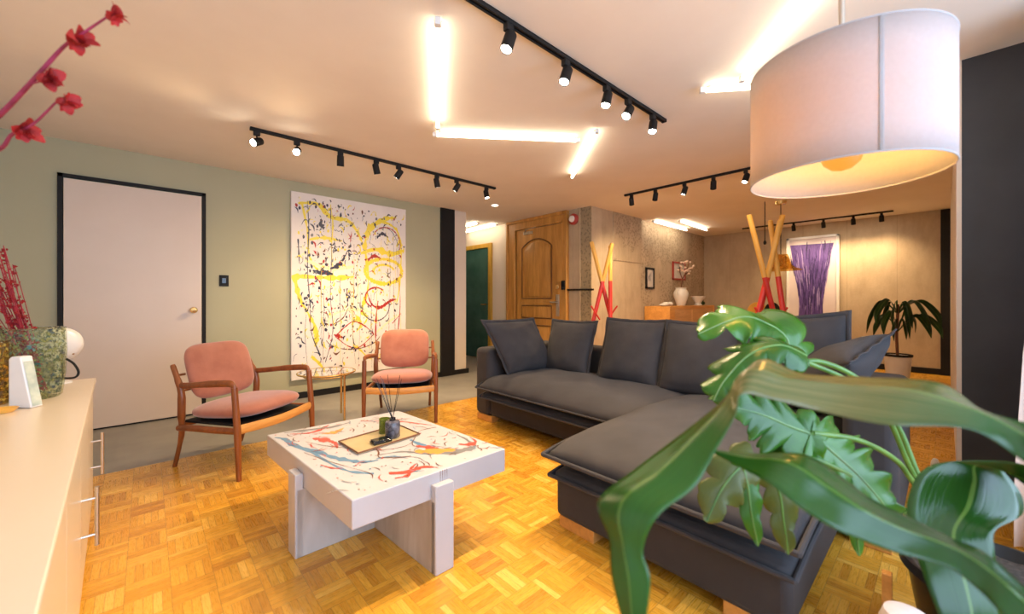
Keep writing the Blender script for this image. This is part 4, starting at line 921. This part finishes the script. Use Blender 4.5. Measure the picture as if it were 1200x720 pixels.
# dining chairs
def dining_chair(label, c, rz, bm_, fm, round_=True, name='dining_chair'):
    t = thing(name, label, 'chair', c, rz)
    for sx in (-1, 1):
        for sy in (-1, 1): build('leg', MB().tube([(sx*.21, sy*.2, 0), (sx*.18, sy*.17, .44)], [.010, .014], 8), fm, t)
        build('back_post', MB().tube([(sx*.17, .18, .44), (sx*.17, .23, .9)], .010, 8), fm, t)
    build('seat', MB().lathe([(.001, .435), (.22, .435), (.23, .45), (.22, .47), (.001, .475)], 28), bm_, t)
    if round_: build('backrest', MB().lathe([(.001, .014), (.15, .014), (.18, 0), (.15, -.014), (.001, -.014)], 28, (0, .235, .92), Matrix.Rotation(PI/2, 3, 'X')), bm_, t)
    return t
dining_chair('round-backed golden yellow dining chair behind the tall coat stand', (7.698, 2.302, 0), va+PI, 'yellow', 'black')
dining_chair('black round-backed dining chair beside the yellow one', (7.138, 2.001, 0), va+PI+.3, 'black', 'black')
wt = thing('white_metal_chair', 'white wire-backed chair below the purple painting behind the sofa', 'chair', (6.124, 1.168, 0), va)
for sx in (-1, 1):
    for sy in (-1, 1): build('leg', MB().tube([(sx*.20, sy*.2, 0), (sx*.2, sy*.18, .45)], .010, 8), 'white', wt)
build('seat', MB().box((-.22, -.22, .44), (.22, .22, .47)), 'white', wt, .01)
P = crm([(-.2, .18, .45), (-.27, .0, .80), (-.28, -.05, .885), (-.1, .16, .90), (.1, .18, .90), (.28, -.05, .885), (.27, .0, .80), (.2, .18, .45)], 6); build('back_frame', MB().tube(P, .012, 8), 'white', wt)
build('back_rail', MB().tube([(-.26, .03, .84), (-.1, .17, .85), (.1, .17, .85), (.26, .03, .84)], .008, 8), 'white', wt)

# ---------------------------------------------------------------- plants
def strap_leaf(name, sec, m, parent, sag=.12, n=6, cols=9, origin=(0, 0, 0), wave=.0, solid=.0012):
    # sec: list of (edge point a, edge point b); the blade is lofted between them with a creased midrib
    S_ = crm([tuple(a)+tuple(b) for a, b in sec], n); G = []; og = Vector(origin); prev = None
    for i, q in enumerate(S_):
        a = Vector(q[:3]); b = Vector(q[3:]); nx = Vector(S_[min(i+1, len(S_)-1)][:3])+Vector(S_[min(i+1, len(S_)-1)][3:])-Vector(S_[max(0, i-1)][:3])-Vector(S_[max(0, i-1)][3:])
        wv = b-a; nn = nx.cross(wv)
        if nn.length > 1e-9: nn.normalize()
        if prev is not None and nn.dot(prev) < 0: nn = -nn
        prev = nn; row = []
        for j in range(cols):
            f = j/(cols-1); s = abs(2*f-1)
            row.append(a.lerp(b, f)+nn*wv.length*sag*((1-s)**1.3)-og+nn*wave*math.sin(i*.9+f*5)*(s**2))
        G.append(row)
    mb = MB(); mb.grid(G); return build(name, mb, m, parent, solid=solid)
def lobed_leaf(name, spine, nrm, W, m, parent, lobes=7, origin=(0, 0, 0), curl=1.2, seed=0, sinus=.7, sweep=.5, heart=True):
    og = Vector(origin); P = [Vector(p) for p in crm(spine, 16)]; N = 150; nrm = Vector(nrm).normalized(); G = []
    def at(f):
        x = min(max(f, 0), 1)*(len(P)-1); i = min(int(x), len(P)-2); return P[i].lerp(P[i+1], x-i)
    L = sum((P[i+1]-P[i]).length for i in range(len(P)-1)); rnd = random.Random(seed); ph = rnd.uniform(-.08, .08); cols = 9
    for i in range(N+1):
        s = i/N; p = at(s); T = (at(s+.01)-at(s-.01)).normalized(); Sd = T.cross(nrm).normalized(); Nn = Sd.cross(T).normalized(); row = []
        env = (math.sin(PI*min(1, (s*.92+.08))**.75))**.65
        for j in range(2*cols-1):
            v = (j-(cols-1))/(cols-1); sd = 1 if v > 0 else -1
            fr_ = (lobes*(s**.9)+(.12*sd+ph)*2) % 1.0; lb = max(0, 1-abs(2*fr_-1)**1.7)**.6; lb2 = abs(math.sin(PI*(lobes*2.6*s+.3*sd)))**.8
            w_ = W*env*((1-sinus)+sinus*lb*(.82+.18*lb2)); r = abs(v)*w_
            q_ = p+Sd*sd*r+T*r*sweep*(1-s*.3)-(T*r*.9*max(0, .25-s)*4 if heart else Vector((0, 0, 0)))
            q_ = q_-Nn*curl*r*r/W+Nn*.10*W*math.sin(PI*lobes*s*2+sd)*abs(v)**2+Nn*.22*r*(1 if abs(v) < .5 else 1)*.5
            row.append(q_-og)
        G.append(row)
    mb = MB(); mb.grid(G); lf_ = build(name, mb, m, parent, solid=.0012)
    mid = MB().tube([p+nrm*.0005-og for p in P], [.0035*(1-.7*i/len(P))+.0006 for i in range(len(P))], 6)
    build('midrib', mid, 'petiole', lf_)
    return lf_
def petiole(pts, r, parent, origin):
    return build('stem', MB().tube([Vector(p)-Vector(origin) for p in crm(pts, 8)], r, 10), 'petiole', parent)
# philodendron in the black tub on a wooden stand
PC = Vector((1.829, -0.117, 0.432)); PC.z = 0
pot = thing('plant_pot', 'black round plant tub full of dark soil beside the sofa chaise', 'plant pot', (PC.x, PC.y, 0))
build('tub', MB().lathe([(.001, .05), (.155, .05), (.165, .06), (.205, .31), (.222, .315), (.222, .345), (.212, .345), (.205, .33), (.195, .30), (.001, .30)], 48), 'pot_black', pot)
mb = MB()
G = [[(.2*i/8*math.cos(2*PI*k/40), .2*i/8*math.sin(2*PI*k/40), .312+.008*noise.noise(Vector((i*.9, k*.7, 0)))) for k in range(41)] for i in range(9)]
mb.grid(G, uv=False); build('soil', mb, 'soil', pot)
stn = thing('plant_stand', 'wooden plant stand holding the black tub', 'plant stand', (PC.x, PC.y, 0), .05)
for k in range(4):
    a = 2*PI*k/4; Rk = Rz(a); mb = MB().box((.236, -.016, 0), (.262, .016, .235), Rk, (0, 0, 0)); build('leg', mb, 'pine', stn, .003)
build('cross_bar', MB().box((-.25, -.012, .02), (.25, .012, .046)), 'pine', stn, .003); build('cross_bar', MB().box((-.012, -.25, .02), (.012, .25, .045)), 'pine', stn, .003)
ph_ = thing('philodendron', 'lobed glossy green philodendron arching over the sofa chaise', 'potted plant', (PC.x, PC.y, .31)); po = (PC.x, PC.y, .31)
root = (PC.x-.02, PC.y+.02, .30)
# upper leaf
petiole([root, (1.76, 0.041, 0.559), (1.738, 0.102, 0.745), (1.655, 0.178, 0.885), (1.544, 0.266, 0.951), (1.454, 0.322, 0.938)], .0085, ph_, po)
lobed_leaf('leaf', [(1.454, 0.322, 0.938), (1.458, 0.332, 1.021), (1.403, 0.368, 1.069), (1.32, 0.418, 1.091), (1.184, 0.488, 1.043)], (-.45, -.4, .85), .125, 'leaf_phil', ph_, 5, po, .8, 1, .62, .6, False)
# hanging front lobe of the upper plant
petiole([root, (1.69, 0.051, 0.59), (1.605, 0.115, 0.796), (1.505, 0.18, 0.901), (1.38, 0.267, 0.966)], .007, ph_, po)
lobed_leaf('leaf', [(1.38, 0.267, 0.983), (1.315, 0.314, 1.015), (1.231, 0.364, 0.994), (1.157, 0.404, 0.927), (1.112, 0.418, 0.874)], (-.5, -.25, .75), .085, 'leaf_phil', ph_, 5, po, .8, 2, .6, .7)
# middle leaf facing the camera
petiole([root, (1.598, 0.054, 0.614), (1.499, 0.091, 0.707), (1.369, 0.155, 0.777), (1.233, 0.226, 0.808)], .007, ph_, po)
lobed_leaf('leaf', [(1.229, 0.229, 0.81), (1.269, 0.193, 0.761), (1.324, 0.142, 0.692), (1.377, 0.08, 0.591)], (-.62, -.62, .55), .115, 'leaf_phil', ph_, 5, po, .3, 4, .6, .8)
lobed_leaf('leaf', [(1.233, 0.226, 0.804), (1.19, 0.265, 0.825), (1.142, 0.309, 0.853), (1.079, 0.353, 0.875)], (-.62, -.62, .55), .095, 'leaf_phil', ph_, 4, po, .3, 6, .55, .7)
lobed_leaf('leaf', [(1.229, 0.229, 0.808), (1.19, 0.265, 0.75), (1.139, 0.299, 0.718)], (-.62, -.62, .55), .06, 'leaf_phil', ph_, 3, po, .3, 7, .4, .3)
# lower hanging leaf, olive
petiole([root, (1.474, 0.073, 0.584), (1.309, 0.157, 0.697), (1.177, 0.236, 0.762), (1.063, 0.314, 0.76)], .006, ph_, po)
lobed_leaf('leaf', [(1.07, 0.307, 0.764), (1.029, 0.331, 0.744), (0.989, 0.355, 0.698), (0.954, 0.374, 0.63)], (-.75, -.5, .4), .06, 'leaf_phil_olive', ph_, 3, po, .5, 9, .55, .5)
lobed_leaf('leaf', [(1.037, 0.325, 0.754), (1.035, 0.313, 0.708), (1.029, 0.304, 0.653), (1.03, 0.29, 0.581)], (-.75, -.5, .4), .032, 'leaf_phil', ph_, 3, po, .4, 12, .35, .3)
lobed_leaf('leaf', [(1.085, 0.294, 0.75), (1.099, 0.267, 0.693), (1.096, 0.256, 0.628), (1.093, 0.246, 0.555)], (-.75, -.5, .4), .042, 'leaf_phil_olive', ph_, 3, po, .4, 13, .5, .3)
lobed_leaf('leaf', [(1.309, 0.157, 0.611), (1.313, 0.152, 0.568), (1.306, 0.145, 0.506)], (-.75, -.5, .4), .02, 'leaf_phil', ph_, 2, po, .4, 14, .2, .3)
# corn plant close to the camera
SC = Vector((.80, -.17, 0)); cpz = .62
cpp = thing('terracotta_planter', 'round dark planter of the corn plant, close to the camera', 'plant pot', (SC.x, SC.y, 0))
build('tub', MB().lathe([(.001, 0), (.10, 0), (.13, .22), (.14, .225), (.14, .25), (.125, .25), (.12, .22), (.001, .21)], 36), 'pot_black', cpp)
cp = thing('corn_plant', 'large blurred strap leaves of a corn plant close to the camera', 'potted plant', (SC.x, SC.y, .21)); co = (SC.x, SC.y, .21)

build('stem', MB().tube(crm([(0, 0, 0), (.01, .0, .2), (-.005, .01, .42)], 5), [.022]*5+[.018]*6, 12), 'p_brown', cp)
top = (SC.x, SC.y, cpz)
def sec(L): return [(tuple(a), tuple(b)) for a, b in L]
A_ = [((SC.x, SC.y, cpz+.01), (SC.x, SC.y+.02, cpz-.01)), ((0.82, -0.128, 0.939), (0.778, -0.116, 0.891)), ((0.848, -0.099, 0.98), (0.797, -0.093, 0.929)), ((0.877, -0.072, 0.978), (0.812, -0.067, 0.941)), ((0.897, -0.035, 0.984), (0.807, -0.021, 0.972)), ((0.909, 0.007, 1.015), (0.768, 0.055, 0.968)), ((0.877, 0.091, 1.016), (0.754, 0.123, 0.974)), ((0.825, 0.166, 1.018), (0.718, 0.183, 0.989)), ((0.782, 0.219, 1.04), (0.693, 0.219, 0.994)), ((0.735, 0.262, 0.969), (0.676, 0.221, 0.965)), ((0.675, 0.304, 0.916), (0.631, 0.235, 0.915)), ((0.597, 0.348, 0.863), (0.588, 0.247, 0.872)), ((0.535, 0.378, 0.82), (0.531, 0.273, 0.841)), ((0.514, 0.343, 0.783), (0.515, 0.288, 0.792)), ((0.499, 0.329, 0.742), (0.513, 0.276, 0.757)), ((0.494, 0.307, 0.69), (0.499, 0.275, 0.706)), ((0.502, 0.286, 0.639), (0.495, 0.279, 0.648))]
strap_leaf('leaf', sec(A_), 'leaf_near_tan', cp, .13, 7, 11, co)
B_ = [((SC.x, SC.y, cpz), (SC.x-.01, SC.y+.02, cpz-.02)), ((0.798, -0.108, 0.759), (0.746, -0.087, 0.735)), ((0.812, -0.067, 0.783), (0.747, -0.048, 0.769)), ((0.823, -0.036, 0.807), (0.769, -0.027, 0.781)), ((0.832, -0.003, 0.81), (0.769, -0.0, 0.796)), ((0.814, 0.04, 0.83), (0.746, 0.049, 0.802)), ((0.804, 0.077, 0.845), (0.709, 0.096, 0.822)), ((0.799, 0.109, 0.867), (0.696, 0.135, 0.84)), ((0.78, 0.153, 0.895), (0.692, 0.179, 0.866)), ((0.742, 0.215, 0.889), (0.704, 0.223, 0.874)), ((0.709, 0.272, 0.888), (0.709, 0.272, 0.885))]
strap_leaf('leaf', sec(B_), 'leaf_near', cp, .14, 7, 11, co)
C_ = [((SC.x, SC.y, cpz), (SC.x+.01, SC.y-.01, cpz-.02)), ((1.066, -0.137, 0.827), (1.034, -0.134, 0.773)), ((1.235, -0.101, 0.829), (1.232, -0.126, 0.765)), ((1.229, -0.014, 0.811), (1.264, -0.074, 0.81)), ((1.177, 0.033, 0.791), (1.295, -0.102, 0.755)), ((1.127, 0.052, 0.735), (1.264, -0.101, 0.722)), ((1.089, 0.046, 0.684), (1.179, -0.064, 0.709)), ((1.07, 0.036, 0.656), (1.147, -0.061, 0.68)), ((1.042, 0.021, 0.621), (1.123, -0.067, 0.625)), ((1.032, 0.003, 0.568), (1.091, -0.064, 0.569)), ((1.03, -0.022, 0.49), (1.035, -0.027, 0.49))]
strap_leaf('leaf', sec(C_), 'leaf_near', cp, .04, 7, 11, co)
# lilac stone
ls = (1.494, 0.068, 0)
o = build('stone_stool', MB().lathe([(.001, 0), (.055, 0), (.065, .02), (.058, .14), (.058, .275), (.048, .305), (.03, .312), (.001, .314)], 28, ls), 'lilac'); tag(o, 'pale lilac mottled stone pedestal on the parquet by the tub', 'pedestal')
o = build('white_candle', MB().lathe([(.001, 0), (.026, 0), (.028, .01), (.02, .08), (.012, .1), (.001, .105)], 16, (3.801, 0.045, 0)), 'white'); tag(o, 'small white cone standing on the parquet before the black wall', 'ornament')
# curtain by the black wall
mb = MB(); G = []
for i in range(50):
    f = i/49; G.append([])
    for j in range(12):
        z_ = .02+(H-.06)*j/11; yl = -.21-.028*max(0, min(1, (z_-.3)/.65)) if z_ < 1 else -.238-.12*(z_-1); y = yl+(-.95-yl)*f; G[-1].append((2.9+.03*math.sin(f*42)+.006*math.sin(z_*3), y, z_))
mb.grid(G, uv=False); o = build('curtain', mb, 'curtain', solid=.002); tag(o, 'pale blush curtain hanging before the black wall', 'curtain')
# dracaena in the far corner
dc = (7.371, 0.431, 0)
dpt = thing('plant_pot', 'white pot with dark rim on a stand by the back wall corner', 'plant pot', dc)
build('pot', MB().lathe([(.001, .02), (.10, .02), (.11, .04), (.138, .38), (.14, .40), (.125, .40), (.12, .37), (.001, .36)], 32), 'white', dpt); build('rim', MB().lathe([(.138, .385), (.148, .387), (.148, .415), (.13, .415), (.13, .40)], 32), 'black', dpt); build('foot', MB().lathe([(.001, 0), (.095, 0), (.095, .02), (.001, .02)], 24), 'black', dpt)
dr = thing('dracaena', 'dark leafy dracaena with drooping leaves beside the back wall', 'potted plant', (dc[0], dc[1], .36)); do = Vector((dc[0], dc[1], .36))
build('stem', MB().tube(crm([(0, 0, 0), (.01, .01, .3), (0, 0, .58), (0, 0, .72)], 5), .016, 10), 'p_brown', dr)
Rv = Vector((math.sin(math.radians(47.469)), -math.cos(math.radians(47.469)), 0)); Fv = Vector((math.cos(math.radians(47.469)), math.sin(math.radians(47.469)), 0))
random.seed(4)
spec = [(-.36, .10, .62, .40), (-.22, .25, .55, .30), (.30, .26, .80, .30), (.36, .12, .74, .35), (.20, .12, .66, .10), (.10, .05, .60, -.05), (-.12, -.02, .55, .0), (-.05, .34, .60, .36), (.33, -.02, .50, .12), (.27, -.15, .40, .0), (.12, -.22, .35, -.1), (-.14, -.25, .4, -.1), (-.30, -.02, .5, .1), (.35, .0, .70, .0), (.05, .32, .66, .32), (-.2, .1, .58, .1)]
for k, (dx, dz, zh, ze) in enumerate(spec):
    dep_ = random.uniform(-.25, .25); z0 = .58 if dz > 0 else .35; a0 = Vector((0, 0, z0))
    tip = Rv*dx*1.12+Fv*dep_+Vector((0, 0, .28+ze*.38)); mid_ = Rv*dx*.62+Fv*dep_*.6+Vector((0, 0, max(z0, .40+ze*.5)+.16+.05*abs(dx)))
    q1 = a0.lerp(mid_, .5)+Vector((0, 0, .05)); q2 = mid_.lerp(tip, .55)+Rv*dx*.14+Vector((0, 0, .02)); ws = [.008, .018, .055, .072, .004]; secs = []
    pts = [a0, q1, mid_, q2, tip]
    for i, p in enumerate(pts):
        T = (pts[min(i+1, 4)]-pts[max(i-1, 0)]).normalized(); sdv = T.cross(Fv*(.6 if k % 2 else -.6)+Vector((0, 0, .5))).normalized(); secs.append((tuple(p+sdv*ws[i]/2), tuple(p-sdv*ws[i]/2)))
    strap_leaf('leaf', secs, 'leaf_dark', dr, .15, 5, 5)
